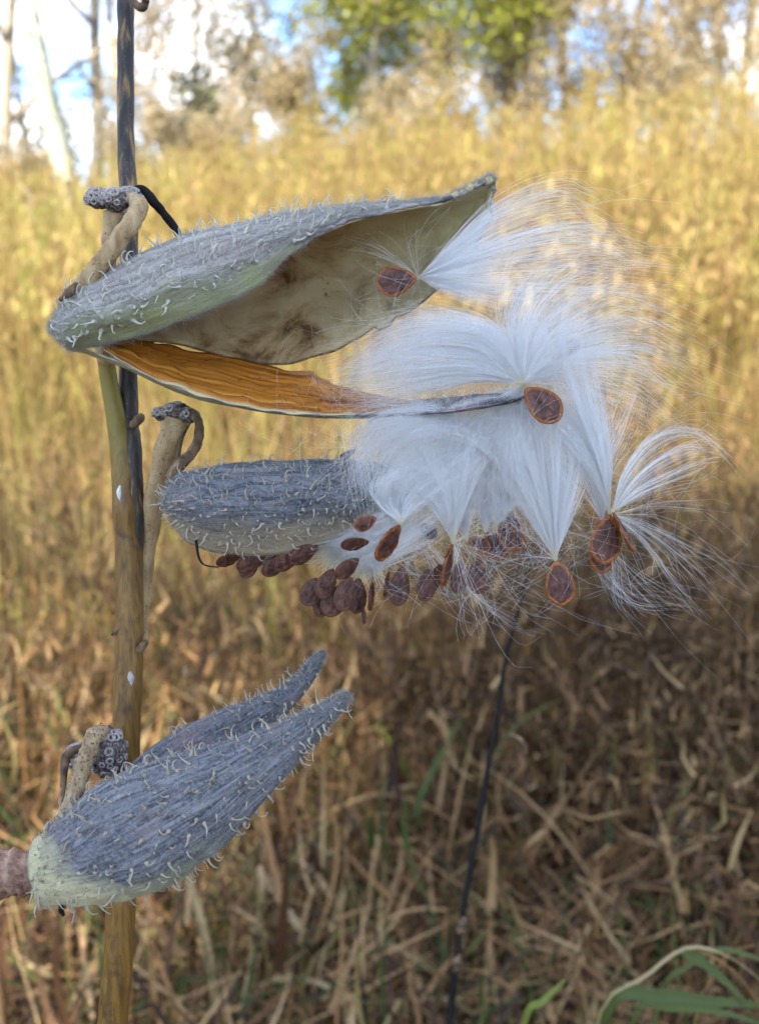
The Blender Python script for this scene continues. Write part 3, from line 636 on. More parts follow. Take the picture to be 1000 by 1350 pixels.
# fibre threads on the inner wall
# --- lower valve (edge-on) and the orange membrane on it
lv = [[(88, 452, -3), (88, 456, 2), (92, 460, 8)],
      [(120, 462, -6), (118, 466, 0), (124, 466, 8)],
      [(170, 482, -8), (168, 486, 0), (178, 480, 10)],
      [(240, 513, -9), (240, 517, 1), (250, 505, 11)],
      [(320, 533, -9), (320, 537, 1), (330, 520, 11)],
      [(420, 545, -8), (420, 548, 1), (430, 530, 10)],
      [(520, 545, -13), (520, 547, -9), (530, 528, 4)],
      [(600, 539, -18), (600, 541, -15), (605, 522, -12)],
      [(660, 530, -18), (660, 532, -16), (664, 517, -14)],
      [(694, 521, -16), (694, 522, -15), (695, 518, -14)]]
Gp, G = pod_surface(lv, 90, 20); Gp = ruffle(Gp, 1.0, 8); G = PA(Gp)
o = shell('lower_valve', G, Gp, MAT['sliver'], MAT['sliver'], .0003, pod1, np.zeros((90, 20)), np.zeros((90, 20)), True)
me = o.data; me.materials.clear(); 
mm = mat_simple('valve_skin', [(.3, (.16, .14, .07)), (.5, (.36, .35, .22)), (.7, (.55, .52, .36))], 300, (.2, 1, 1), .8, .2, .6, .0003); me.materials.append(mm); me.materials.append(mm); me.materials.append(MAT['sliver']); me.materials.append(MAT['sliver'])
pi = np.zeros(len(me.polygons), np.int32); pi[len(pi)*6//10:] = 2; me.polygons.foreach_set('material_index', pi)
om = [[(128, 447, 3), (128, 450, -1), (130, 452, -4), (134, 455, -5)],
      [(165, 446, 5), (162, 457, -1), (164, 470, -6), (170, 480, -9)],
      [(205, 452, 6), (202, 470, -1), (205, 488, -7), (213, 503, -10)],
      [(260, 462, 7), (258, 486, -1), (260, 506, -7), (268, 522, -10)],
      [(320, 474, 7), (318, 500, -1), (320, 520, -7), (326, 536, -10)],
      [(375, 486, 7), (373, 512, -1), (376, 530, -7), (380, 544, -9)],
      [(412, 490, 8), (412, 518, -1), (414, 535, -6), (418, 546, -8)],
      [(426, 500, 7), (428, 522, -1), (430, 537, -6), (434, 547, -8)],
      [(470, 514, 5), (470, 527, -1), (472, 538, -5), (475, 547, -7)],
      [(515, 524, 3), (514, 532, -1), (515, 539, -4), (517, 545, -5)],
      [(545, 529, 1), (545, 533, -1), (545, 537, -2), (546, 541, -3)]]
Gp, G = pod_surface(om, 110, 26); Gp = ruffle(Gp, 2.0, 9)
vv = np.linspace(0, 1, 26)[None, :]
Gp[..., 2] += .45*np.sin(vv*23+uu[:110, :1]*3+np.sin(uu[:110, :1]*17))*np.sin(vv*np.pi)
G = PA(Gp)
o = shell('orange_membrane', G, Gp, MAT['orange'], MAT['orange'], .00018, pod1, np.zeros((110, 26)), np.zeros((110, 26)), False)
o['label'] = 'thin orange veined membrane lying along the split pod'
V, F = tube(G[4:96, -1], .00011*(1+.35*np.random.default_rng(4).normal(size=92).clip(-2, 2)), 6)
link('pale_edge', quads('pale_edge', V, F, MAT['fuzz']), o)

# --- middle pod: belly open underneath
B2 = (214, 664, 1)
st2 = [[B2]*5,
 [(232, 700, -4), (219, 664, -7), (226, 630, 0), (230, 655, 9), (240, 700, 6)],
 [(262, 722, -6), (250, 664, -11), (256, 618, 0), (262, 650, 12), (272, 720, 8)],
 [(310, 732, -6), (305, 664, -13), (308, 610, 0), (312, 650, 14), (322, 728, 9)],
 [(370, 731, -6), (365, 662, -13), (368, 606, 0), (372, 650, 14), (382, 726, 9)],
 [(425, 718, -6), (425, 656, -12), (428, 605, 0), (430, 648, 13), (438, 712, 8)],
 [(475, 698, -6), (476, 652, -10), (480, 608, 0), (482, 645, 11), (486, 690, 7)],
 [(530, 675, -5), (532, 646, -7), (536, 616, 0), (538, 642, 8), (540, 670, 5)],
 [(590, 655, -3), (592, 642, -4), (594, 626, 0), (596, 640, 4), (598, 652, 3)],
 [(640, 640, 0), (641, 639, 0), (642, 638, 0), (642, 639, 0), (642, 640, 0)]]
Gp, G = pod_surface(st2, 100, 56); Gp = ruffle(Gp, 2.0, 13); G = PA(Gp)
ctr = catmull([P(214, 664, 1), P(370, 665, 1), P(520, 645, 1), P(642, 638, 0)], 100)[:, None]
Nn, Tn = grid_normals(G, ctr); du = np.cross(np.gradient(G, axis=0), np.gradient(G, axis=1)); fl = np.sum(du*Nn) < 0
v_ = np.tile(np.linspace(0, 1, 56), (100, 1)); uu2 = np.tile(np.linspace(0, 1, 100)[:, None], (1, 56))
low = np.clip(1-v_*3.4, 0, 1)*1.05; base = np.clip(1-uu2*3.6-v_*.9, 0, 1)
pod2 = shell('seed_pod', G, Gp, MAT['pod_mid'], MAT['inner'], .0008, plant, low, base, not fl)
pod2['label'] = 'blue-grey warty pod opening below with brown seeds hanging out'
add_spines(pod2, G, Nn, Tn, lambda i, j, g: .03 < i < .75 and j < .56 and (j < .42 or g.uniform() < .6), 290, 7, 19, 'spine', 15, 6.5)
add_fuzz(pod2, G, Nn, Tn, 6000, 5, 16, lambda i, j: j < .6)
px_tube('dried_tendril', [(258, 712, -8, 2.2), (262, 735, -9, 1.6), (270, 745, -9, 1.2), (288, 748, -9, 1.0)], MAT['black'], pod2, 16, 6, .1, 3)

# --- closed pods
def closed_pod(axis, mat, n, m, flat, label, low_gain, base_gain, seed, tipdark=True):
    q = catmull(axis, n); C = PA(q[:, :3]); R = q[:, 3]*K*(D+q[:, 2]*.001)/D
    T = norm(np.gradient(C, axis=0)); S = norm(np.cross(T, FW)); S = S*np.sign((S@UP).mean()); W = np.cross(S, T); W = W*np.sign(-(W@FW).mean())
    th = np.linspace(0, 2*np.pi, m, endpoint=False)                    # 0 = up side, pi/2 = towards viewer
    G = C[:, None]+R[:, None, None]*(np.cos(th)[None, :, None]*S[:, None]+flat*np.sin(th)[None, :, None]*W[:, None])
    g = np.random.default_rng(seed); nz_ = g.normal(size=(n, m))
    for _ in range(5): nz_ = (nz_+np.roll(nz_, 1, 0)+np.roll(nz_, -1, 0)+np.roll(nz_, 1, 1)+np.roll(nz_, -1, 1))/5
    G = G+norm(G-C[:, None])*(nz_*R[:, None]*.09)[..., None]
    Nn = norm(G-C[:, None]-T[:, None]*np.gradient(R)[:, None, None]/np.maximum(np.linalg.norm(np.gradient(C, axis=0), axis=1), 1e-9)[:, None, None]*.0)
    Tn = np.broadcast_to(T[:, None], G.shape)
    V = np.vstack([G.reshape(-1, 3), C[:1]-T[:1]*R[0]*.5, C[-1:]+T[-1:]*R[-1]*.6]); F = grid_faces(n, m, True); j = np.arange(m); k = (j+1) % m
    F = np.vstack([F, np.stack([np.full(m, n*m), k, j, j], 1), np.stack([np.full(m, n*m+1), (n-1)*m+j, (n-1)*m+k, (n-1)*m+k], 1)])
    u = np.repeat(np.linspace(0, 1, n), m); v = np.tile(np.abs(np.linspace(-1, 1, m)), n)
    lw = np.clip((-np.cos(np.tile(th, n))-.05)*1.05, 0, 1)*low_gain*np.clip(1.25-u*1.5, 0, 1); bs = np.clip(1.3-u*base_gain-.30*np.cos(np.tile(th, n)), 0, 1) if base_gain > 2 else u*0
    ap = lambda z, e: np.concatenate([z, [e[0], e[1]]])
    me = quads('seed_pod', V, F, mat, True, {'u': ap(u, (0, 1)), 'v': ap(v, (0, 0)), 'low': ap(lw, (0, 0)), 'base': ap(bs, (1, 0))})
    o = link('seed_pod', me, plant); o['label'] = label
    return o, G, Nn, Tn
pod3, G, Nn, Tn = closed_pod([(44, 1144, -14, 26), (54, 1143, -14, 42), (72, 1143, -14, 51), (105, 1132, -14, 62), (150, 1112, -14, 76), (205, 1086, -14, 80), (262, 1054, -13, 67), (318, 1019, -12, 49), (372, 982, -10, 32), (420, 947, -8, 18), (448, 925, -7, 11), (459, 916, -7, 6)],
    MAT['pod_low'], 120, 72, .85, 'closed slate-grey spiny pod with pale cream base below its twin', 1.4, 2.7, 31)
add_spines(pod3, G, Nn, Tn, lambda i, j, g: .10 < i < .93 and (.0 <= j < .56 or j > .93) and g.uniform() < (1.1-i*.75), 299, 9, 21, 'spine', 32, 7)
add_fuzz(pod3, G, Nn, Tn, 9000, 5, 33)
pod4, G, Nn, Tn = closed_pod([(150, 1100, 8, 30), (185, 1060, 10, 46), (240, 1008, 12, 42), (290, 972, 14, 33), (335, 946, 15, 25), (374, 921, 16, 17.5), (400, 895, 17, 12.5), (417, 872, 18, 9), (426, 860, 18, 5)],
    MAT['pod_low'], 90, 56, .9, 'narrow slate-grey pod with upturned tip behind the cream-based pod', .3, 1.0, 41)
add_spines(pod4, G, Nn, Tn, lambda i, j, g: .25 < i < .85 and (j < .5 or j > .9), 110, 8, 19, 'spine', 42, 7)
add_fuzz(pod4, G, Nn, Tn, 3000, 5, 43)

# ------------------------------------------------------------------ seeds with floss
def seed_meshes():
    m = 28; th = np.linspace(0, 2*np.pi, m, endpoint=False)
    # outline: apex at origin, body towards -Z (length 1)
    zc = -.54+.50*np.cos(th); xw = .36*np.sin(th)*(1-.30*np.cos(th))*(1-.18*np.cos(th)**2)
    out_ = np.stack([xw, zc], -1); ctr = np.array([0, -.56])
    g = np.random.default_rng(9)
    def rings(scales, hts, close):
        V, F = [], []
        for side in (1, -1):
            for s, h in zip(scales, hts):
                wob = g.normal(0, .012, m) if h else np.zeros(m)
                p = ctr+(out_-ctr)*s; V.append(np.stack([p[:, 0], np.full(m, side*h)+wob, p[:, 1]], -1))
        V = np.array(V); k = len(scales)
        for side in (0, 1):
            for r in range(k-1):
                a = (side*k+r)*m; b = a+m; j = np.arange(m); jn = (j+1) % m
                q = np.stack([a+j, a+jn, b+jn, b+j], 1); F.append(q if side == 0 else q[:, ::-1])
        V = V.reshape(-1, 3); F = np.vstack(F)
        if close:
            V = np.vstack([V, [[ctr[0], .052, ctr[1]], [ctr[0], -.052, ctr[1]]]])
            for side in (0, 1):
                a = (side*k+k-1)*m; j = np.arange(m); jn = (j+1) % m; c = np.full(m, len(V)-2+side)
                q = np.stack([a+j, a+jn, c, c], 1); F = np.vstack([F, q if side == 0 else q[:, [1, 0, 2, 3]]])
        return V, F
    body = rings([.86, .78, .55, .36, .2], [.015, .038, .034, .030, .055], True)
    rim = rings([1.0, .97, .89, .80], [.003, .024, .030, .022], False)
    return body, rim
sb, sr = seed_meshes()
SEED_BODY = quads('seed_body', *sb, MAT['seed_body']); SEED_RIM = quads('seed_rim', *sr, MAT['seed_rim']); SEED_RIMD = quads('seed_rim', *sr, MAT['seed_rim_dark'])

def seed(px, py, d_, ang, length, turn, label, rim='o', width=1.0, pitch=0.0, group=None):
    """apex at pixel; ang: image direction of the body (degrees, 0 = right, 90 = down); turn: about its long axis"""
    a = math.radians(ang); ax = norm(RT*math.cos(a)-UP*math.sin(a)+FW*math.sin(pitch))
    z = -ax; y = norm(-FW-z*np.dot(-FW, z)); x = np.cross(y, z)
    c, s = math.cos(math.radians(turn)), math.sin(math.radians(turn)); x, y = x*c+y*s, -x*s+y*c
    L_ = length*K*(D+d_*.001)/D
    Mx = np.eye(4); Mx[:3, 0] = x*L_*width; Mx[:3, 1] = y*L_; Mx[:3, 2] = z*L_; Mx[:3, 3] = P(px, py, d_)
    t = thing('milkweed_seed', P(px, py, d_), label, 'seed', group)
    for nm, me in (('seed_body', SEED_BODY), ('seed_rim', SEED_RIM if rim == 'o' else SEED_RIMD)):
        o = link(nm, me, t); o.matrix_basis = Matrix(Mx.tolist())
    return t

FLOSS_TRIS = 0
def fan(guides, n, jit=5.0, lens=(.6, 1.0), djit=3.0, clump=14, seed=0, rings_=12, rad=.000020, wave=5.0, cjit=.012, root=1.0):
    """hairs spread between guide lines; a guide is a list of (px,py,mm), all start at the seed's apex"""
    g = np.random.default_rng(seed); jit *= 1.5; lens = (min(lens[0], .38), lens[1]*1.03)
    m = max(len(q) for q in guides)
    Gd = np.array([catmull(q, 24) for q in guides])                 # k,24,3
    nc = max(3, n//clump); ct = g.uniform(0, 1, nc); coff = g.normal(0, 1, (nc, 3))
    ci = g.integers(0, nc, n); t = np.clip(ct[ci]+g.normal(0, cjit, n), 0, 1)
    loose = g.uniform(size=n) < .3; t[loose] = g.uniform(0, 1, loose.sum())
    k = len(guides)-1; tt = t*k; i = np.minimum(tt.astype(int), max(k-1, 0)); f = (tt-i)[:, None, None]
    base = Gd[i]*(1-f)+Gd[np.minimum(i+1, k)]*f                      # n,24,3
    ln = g.uniform(lens[0], lens[1], n)
    s = np.linspace(0, 1, rings_)[None, :]*ln[:, None]*23; i0 = np.minimum(s.astype(int), 22); fr = (s-i0)[..., None]
    ar = np.arange(n)[:, None]; Cp = base[ar, i0]*(1-fr)+base[ar, i0+1]*fr
    u = np.linspace(0, 1, rings_)[None, :, None]*ln[:, None, None]
    grow_ = np.minimum(u*1.6, 1)**1.1
    off = (coff[ci]*.95+g.normal(0, .26, (n, 3)))*np.array([jit, jit, djit]); Cp = Cp+off[:, None]*grow_
    ph = g.uniform(0, 6.28, (n, 1, 3)); fq = g.uniform(3, 8, (n, 1, 1)); Cp = Cp+np.sin(ph+fq*u)*grow_*np.array([1, 1, .2])*wave*g.uniform(.2, 1, (n, 1, 1))
    stray = g.uniform(size=n) < .2                                                 # wayward hairs
    sv = g.normal(0, 1, (n, 1, 3))*np.array([1, 1, .17])*jit*2.5; Cp = Cp+sv*(u**2)*stray[:, None, None]
    Cp[:, 0] = Cp[:, 0]*1.0+g.normal(0, root, (n, 3))*np.array([1, 1, .17])*.9
    return PA(Cp), g.uniform(.7, 1.2, n)*rad*np.where(g.uniform(size=n) < .03, 1.6, 1.0)
def floss(parent, fans, name='floss'):
    Vs = []
    for kw in fans:
        gd = kw.pop('g'); n = kw.pop('n'); Cv, r = fan(gd, n, **kw); Vs.append(hair_tubes(Cv, r))
    V, F, T = merge3(*Vs)
    o = link(name, mesh_np(name, V, F, MAT['floss'], True, {'t': T}), parent); o['kind'] = 'stuff'
    return o

HN = 1.2
def nn_(v): return int(v*HN)
# seed caught on the inner wall of the open pod
s = seed(551, 366, -2, 172, 54, 8, 'flat brown seed with broad orange rim against the open pod wall')
floss(s, [dict(g=[[(551, 366, 1), (590, 330, -2), (650, 275, -4), (730, 243, -4), (775, 252, -4)],
                  [(551, 366, 1), (610, 335, -3), (690, 300, -5), (770, 290, -6), (800, 320, -6)],
                  [(551, 366, 1), (620, 350, -3), (700, 335, -5), (790, 325, -6), (890, 350, -6)],
                  [(551, 366, 1), (590, 385, -3), (640, 400, -5), (700, 405, -6), (770, 400, -6)]], n=nn_(780), jit=8, seed=101, lens=(.35, 1.0), wave=5),
          dict(g=[[(551, 366, 1), (590, 345, -2), (630, 315, -3), (660, 290, -4)], [(551, 366, 1), (595, 380, -2), (640, 395, -4), (670, 405, -4)]], n=nn_(650), jit=4, seed=102, lens=(.4, 1.0)),
          dict(g=[[(551, 366, 1), (500, 345, 0), (450, 338, 0), (400, 330, 2)], [(551, 366, 1), (560, 320, 1), (590, 290, 0), (630, 262, 0)]], n=28, jit=7, seed=103, lens=(.4, 1.0))])
# seed in the middle of the burst
s = seed(690, 510, -19, 42, 62, 6, 'broad brown seed hanging at the heart of the white floss burst', width=.95)
R2 = (690, 505, -17)
floss(s, [dict(g=[[R2, (660, 440, -12), (600, 420, -10), (540, 428, -8), (480, 470, -6)],
                  [R2, (640, 455, -13), (570, 445, -11), (500, 465, -9), (455, 492, -7)],
                  [R2, (630, 480, -13), (560, 480, -12), (500, 492, -10), (452, 498, -8)],
                  [R2, (630, 500, -13), (570, 508, -12), (520, 515, -10), (470, 512, -8)]], n=nn_(2300), jit=7, seed=111, lens=(.5, 1.02), wave=4),
          dict(g=[[R2, (665, 450, -13), (660, 400, -12), (690, 355, -10), (770, 330, -8)],
                  [R2, (690, 440, -14), (715, 385, -14), (770, 350, -12), (880, 350, -10)],
                  [R2, (715, 450, -14), (760, 420, -14), (820, 400, -12), (905, 440, -10)],
                  [R2, (725, 480, -14), (790, 465, -14), (850, 465, -12), (910, 500, -10)],
                  [R2, (730, 500, -12), (790, 510, -12), (840, 530, -12), (890, 570, -10)]], n=nn_(1150), jit=10, seed=112, lens=(.3, 1.0), wave=7),
          dict(g=[[R2, (655, 470, -14), (630, 440, -14)], [R2, (690, 450, -15), (700, 400, -15)], [R2, (730, 470, -14), (770, 450, -14)]], n=nn_(1100), jit=5, seed=113, lens=(.4, 1.0)),
          dict(g=[[R2, (640, 540, -11), (600, 580, -10), (580, 640, -9)], [R2, (700, 560, -11), (720, 610, -10), (740, 670, -8)]], n=nn_(1500), jit=13, seed=114, lens=(.5, 1.0), wave=5)])
s = seed(733, 470, -4, -35, 34, 30, 'small reddish seed veiled behind radiating white hairs', rim='o')
floss(s, [dict(g=[[(733, 470, -4), (700, 420, -4), (690, 370, -3)], [(733, 470, -4), (800, 430, -4), (870, 420, -3)], [(733, 470, -4), (800, 500, -4), (850, 560, -3)]], n=nn_(420), jit=9, seed=121, lens=(.4, 1), wave=6)])
# seeds at the right end
R4 = (803, 676, -12)
s = seed(803, 676, -12, 97, 66, 14, 'broad rust-rimmed seed in the dangling pair at the floss edge', width=.92)
floss(s, [dict(g=[[R4, (780, 630, -12), (730, 570, -11), (670, 530, -9), (640, 500, -8)],
                  [R4, (785, 620, -13), (745, 560, -12), (700, 520, -10), (665, 470, -8)],
                  [R4, (793, 610, -13), (770, 540, -12), (745, 480, -10), (735, 410, -9)],
                  [R4, (800, 620, -12), (795, 560, -11), (785, 500, -10), (775, 420, -8)]], n=nn_(1900), jit=6, seed=131, lens=(.45, 1.0), wave=3),
          dict(g=[[R4, (792, 620, -13.5), (765, 540, -13), (742, 470, -12), (737, 390, -11)], [R4, (794, 620, -13.5), (768, 540, -13), (746, 470, -12), (741, 390, -11)]], n=nn_(120), jit=2, seed=132, lens=(.8, 1.0))])
s = seed(807, 674, -13, 62, 60, 74, 'narrow orange seed turned edge-on beside the broad rust-rimmed seed', width=.8)
R4b = (807, 674, -13)
floss(s, [dict(g=[[R4b, (822, 625, -14), (860, 575, -14), (915, 566, -13), (972, 615, -12)],
                  [R4b, (828, 628, -14), (868, 588, -14), (912, 575, -13), (940, 590, -12)],
                  [R4b, (840, 640, -14), (880, 615, -14), (920, 598, -13), (950, 600, -12)],
                  [R4b, (845, 655, -14), (890, 640, -14), (925, 625, -13), (955, 595, -12)]], n=nn_(190), jit=4, seed=133, lens=(.55, 1.0), wave=3),
          dict(g=[[R4b, (822, 622, -14), (862, 573, -14), (918, 568, -13), (975, 620, -12)], [R4b, (823, 624, -14), (864, 577, -14), (918, 572, -13), (968, 612, -12)]], n=nn_(40), jit=2.5, seed=134, lens=(.85, 1.0)),
          dict(g=[[(807, 678, -5), (860, 680, -8), (920, 700, -12), (960, 720, -11)], [(807, 678, -5), (850, 710, -8), (900, 770, -12), (955, 830, -11)], [(807, 678, -5), (830, 730, -8), (850, 790, -12), (880, 830, -11)]], n=nn_(70), jit=14, seed=135, lens=(.4, 1.0), wave=7)])
s = seed(795, 690, -8, 92, 64, 10, 'paler rust seed half hidden behind the dangling pair', width=.8)
floss(s, [dict(g=[[(795, 690, -8), (770, 640, -7), (740, 600, -6), (720, 540, -5)], [(795, 690, -8), (800, 620, -7), (830, 560, -6), (860, 500, -5)]], n=nn_(350), jit=8, seed=141, lens=(.4, 1), wave=6),
          dict(g=[[(795, 690, -4), (810, 740, -5), (860, 790, -13), (930, 806, -12)], [(795, 690, -4), (780, 750, -5), (830, 800, -13), (880, 800, -12)]], n=nn_(45), jit=14, seed=142, lens=(.4, 1), wave=8)])
# lowest hanging seed
R5 = (732, 737, -12)
s = seed(732, 737, -12, 80, 60, -8, 'lowest hanging brown seed with bright orange rim below white floss wedge', width=.9)
floss(s, [dict(g=[[R5, (705, 690, -12), (670, 630, -11), (650, 560, -9), (640, 520, -8)],
                  [R5, (715, 670, -13), (695, 600, -12), (685, 560, -10), (680, 520, -8)],
                  [R5, (733, 670, -13), (735, 610, -12), (730, 560, -10), (720, 515, -8)],
                  [R5, (745, 690, -12), (760, 640, -11), (765, 590, -10), (760, 540, -8)]], n=nn_(1900), jit=6, seed=151, lens=(.5, 1.0)),
          dict(g=[[R5, (690, 730, -12), (640, 740, -11), (590, 780, -9)], [R5, (690, 760, -12), (650, 790, -10), (600, 800, -9)]], n=nn_(10), jit=20, seed=152, lens=(.4, 1.0), wave=7)])
# edge-on seed in the middle
R6 = (597, 715, -12)
s = seed(597, 715, -12, 103, 58, 70, 'slim orange seed turned edge-on under the centre of the floss', width=.8)
floss(s, [dict(g=[[R6, (570, 660, -12), (520, 615, -10), (480, 590, -8), (455, 560, -7)],
                  [R6, (580, 650, -13), (550, 600, -11), (530, 570, -9), (520, 540, -7)],
                  [R6, (598, 650, -13), (595, 600, -11), (600, 560, -9), (600, 530, -7)],
                  [R6, (615, 660, -12), (635, 610, -11), (660, 570, -9), (680, 535, -7)]], n=nn_(2000), jit=8, seed=161, lens=(.5, 1.02), wave=4),
          dict(g=[[R6, (640, 700, -12), (690, 690, -11), (720, 660, -10)], [R6, (640, 730, -12), (700, 740, -10), (730, 720, -9)]], n=nn_(12), jit=20, seed=162, lens=(.4, 1.0), wave=6),
          dict(g=[[R6, (560, 730, -13), (520, 760, -12), (480, 800, -10)], [R6, (600, 770, -12), (600, 800, -10), (590, 825, -9)], [R6, (650, 770, -12), (690, 790, -10), (730, 800, -9)]], n=nn_(14), jit=26, seed=163, lens=(.4, 1.0), wave=7)])
# twisted seed near the pod mouth
R7 = (528, 690, -17)
s = seed(528, 690, -17, 122, 56, 50, 'twisted dark brown seed at the mouth of the blue-grey pod', width=.85)
floss(s, [dict(g=[[R7, (500, 665, -12), (492, 645, -12), (510, 632, -11), (550, 640, -9), (590, 680, -8)],
                  [R7, (520, 655, -13), (535, 625, -12), (570, 600, -10), (600, 580, -8), (620, 560, -7)],
                  [R7, (545, 670, -12), (580, 640, -11), (620, 610, -9), (650, 580, -8), (670, 560, -7)]], n=nn_(1100), jit=6, seed=171, lens=(.5, 1.0))])
# curtain drawn down over the pod mouth from the centre
s = seed(672, 672, -6, 96, 46, 10, 'brown seed behind fine hairs in the overlapping trio under the floss', rim='d')
floss(s, [dict(g=[[(672, 672, -6), (640, 570, -10), (560, 540, -11), (490, 550, -10), (462, 580, -9), (478, 640, -8)],
                  [(672, 672, -6), (640, 590, -11), (570, 560, -12), (510, 565, -12), (480, 600, -11), (492, 660, -10)],
                  [(672, 672, -6), (650, 600, -12), (600, 570, -13), (550, 580, -13), (520, 630, -12), (520, 690, -11)]], n=nn_(1300), jit=8, seed=181, lens=(.6, 1.03), wave=4)])
s5 = seed(640, 700, -5, 60, 42, 25, 'brown seed behind fine hairs in the overlapping trio under the floss', rim='o', group='overlapping trio of veiled seeds')
s6 = seed(652, 695, -7, 35, 44, 20, 'brown seed behind fine hairs in the overlapping trio under the floss', rim='o', group='overlapping trio of veiled seeds')
s['group'] = 'overlapping trio of veiled seeds'
s7 = seed(615, 712, -8, 20, 32, 30, 'small reddish seed left of the veiled trio', rim='o')
floss(s5, [dict(g=[[(640, 700, -5), (625, 650, -6), (620, 600, -6), (640, 540, -5)], [(640, 700, -5), (660, 640, -6), (680, 590, -6), (690, 540, -5)]], n=nn_(800), jit=9, seed=201, lens=(.4, 1))])
floss(s6, [dict(g=[[(652, 695, -7), (650, 640, -8), (640, 590, -8), (610, 540, -7)], [(652, 695, -7), (690, 650, -8), (740, 610, -8), (770, 560, -7)]], n=nn_(800), jit=10, seed=202, lens=(.4, 1))])
floss(s7, [dict(g=[[(615, 712, -8), (580, 650, -9), (550, 610, -9), (500, 570, -8)], [(615, 712, -8), (620, 650, -9), (640, 600, -9), (650, 550, -8)]], n=nn_(800), jit=11, seed=203, lens=(.4, 1))])
seed(553, 690, -9, 40, 28, 30, 'tiny grey-brown seed veiled under the middle of the floss', rim='d')
# seeds spilling from the middle pod
spill = [
 (497, 682, -17, 155, 32, 12, 'o', .9, 'small rust-rimmed seed highest in the row by the pod mouth'),
 (488, 714, -17, 172, 38, 40, 'd', .8, 'flat dark seed second from the pod mouth in the spilling row'),
 (474, 735, -16, 140, 40, 25, 'd', .8, 'oval dark seed third from the pod mouth in the spilling row')]
for a, b, d_, an, ln, tu, rm, wd, lb in spill: seed(a, b, d_, an, ln, tu, lb, rm, wd)
lb = 'dark brown seed in the overlapping bunch hanging lowest beneath the blue-grey pod'
for a, b, d_, an, ln, tu, wd in ((440, 748, -10, 115, 44, 15, .85), (418, 760, -9, 112, 40, 8, .95), (432, 770, -7, 105, 44, 20, .8), (462, 758, -10, 105, 48, 12, .85), (452, 770, -8, 118, 46, 8, .95), (473, 760, -7, 95, 48, 20, .75)):
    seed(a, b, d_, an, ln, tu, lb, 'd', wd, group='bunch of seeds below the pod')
lb = 'dark brown seed tucked under the belly edge of the blue-grey pod'
for a, b, d_, an, ln, tu, wd in ((420, 718, -6, 150, 44, 20, .8), (398, 724, -5, 145, 44, 20, .8), (380, 730, -4, 140, 42, 20, .8), (352, 728, -4, 150, 44, 20, .8), (340, 726, -3, 120, 40, 15, .8), (318, 732, -2, 160, 34, 40, .8)):
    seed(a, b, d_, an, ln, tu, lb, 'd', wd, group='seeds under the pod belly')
lb = 'thin dark seed seen edge-on dangling among sparse hairs'
for a, b, d_, an, ln, tu in ((491, 766, -9, 95, 38, 74), (478, 798, -8, 85, 24, 70), (512, 752, -9, 98, 34, 76)):
    seed(a, b, d_, an, ln, tu, lb, 'd', .8, group='edge-on dangling seeds')
lb = 'grey-brown seed veiled by fine hairs in the hanging row under the floss'
for a, b, d_, an, ln, tu, wd in ((530, 745, -7, 97, 52, 10, .75), (566, 748, -7, 100, 44, 10, .8), (582, 742, -6, 115, 44, 30, .7), (606, 738, -7, 92, 42, 12, .8), (626, 738, -7, 82, 44, 10, .85)):
    seed(a, b, d_, an, ln, tu, lb, 'd', wd, group='veiled row of seeds')
seed(470, 592, 4, 150, 26, 50, 'tiny dark seed peeping between floss and orange membrane', 'd', .7)
# packed silk still inside the middle pod
silk = thing('packed_silk', P(430, 730, -5), 'smooth cream silk bundle still packed in the mouth of the blue-grey pod', 'floss')
floss(silk, [dict(g=[[(425, 725, -3), (455, 700, -5), (500, 680, -7), (540, 650, -8)], [(440, 740, -3), (485, 715, -6), (540, 690, -8), (590, 650, -8)], [(490, 760, -3), (520, 735, -9), (560, 710, -9), (620, 670, -9)]], n=nn_(1500), jit=5, seed=191, lens=(.6, 1.0), root=13, wave=3),
             dict(g=[[(320, 735, 2), (370, 715, 0), (430, 700, -2), (500, 670, -4)], [(340, 745, 2), (390, 735, 0), (450, 720, -2), (520, 690, -4)]], n=nn_(700), jit=5, seed=192, lens=(.6, 1.0), root=8, wave=3),
             dict(g=[[(480, 740, -6), (520, 770, -6), (560, 790, -6)], [(560, 720, -6), (600, 770, -6), (660, 800, -6)], [(640, 700, -6), (690, 760, -6), (760, 800, -6)]], n=nn_(90), jit=18, seed=193, lens=(.3, 1.0), root=14, wave=8)])

# loose hairs drifting through and around the burst
tang = thing('loose_floss', P(620, 560, -8), 'loose tangle of white silk hairs drifting around the burst', 'floss')
g = np.random.default_rng(300); nl = 1500
c0 = np.stack([g.normal(630, 85, nl), g.normal(585, 65, nl), g.normal(-8, 5, nl)], -1)
an = g.normal(-1.9, .9, nl); ln_ = g.uniform(70, 230, nl); cv = g.normal(0, 1.1, nl); tq = np.linspace(-.5, .5, 12)[None, :]
aa = an[:, None]+cv[:, None]*tq*2
stp = np.stack([np.cos(aa), np.sin(aa), .03*g.normal(size=(nl, 1))*np.ones((1, 12))], -1)*(ln_/11)[:, None, None]
Cp = c0[:, None]+np.cumsum(stp, 1)-np.cumsum(stp, 1)[:, 5:6]
nl2 = 260                                                              # sparse wisps further out
c0 = np.stack([g.uniform(500, 900, nl2), g.uniform(330, 790, nl2), g.normal(-6, 6, nl2)], -1); an = g.uniform(-.9, .5, nl2); ln_ = g.uniform(80, 240, nl2); cv = g.normal(0, 1.0, nl2)
aa = an[:, None]+cv[:, None]*tq*2; stp = np.stack([np.cos(aa), np.sin(aa), .03*g.normal(size=(nl2, 1))*np.ones((1, 12))], -1)*(ln_/11)[:, None, None]
Cp = np.concatenate([Cp, c0[:, None]+np.cumsum(stp, 1)-np.cumsum(stp, 1)[:, 5:6]])
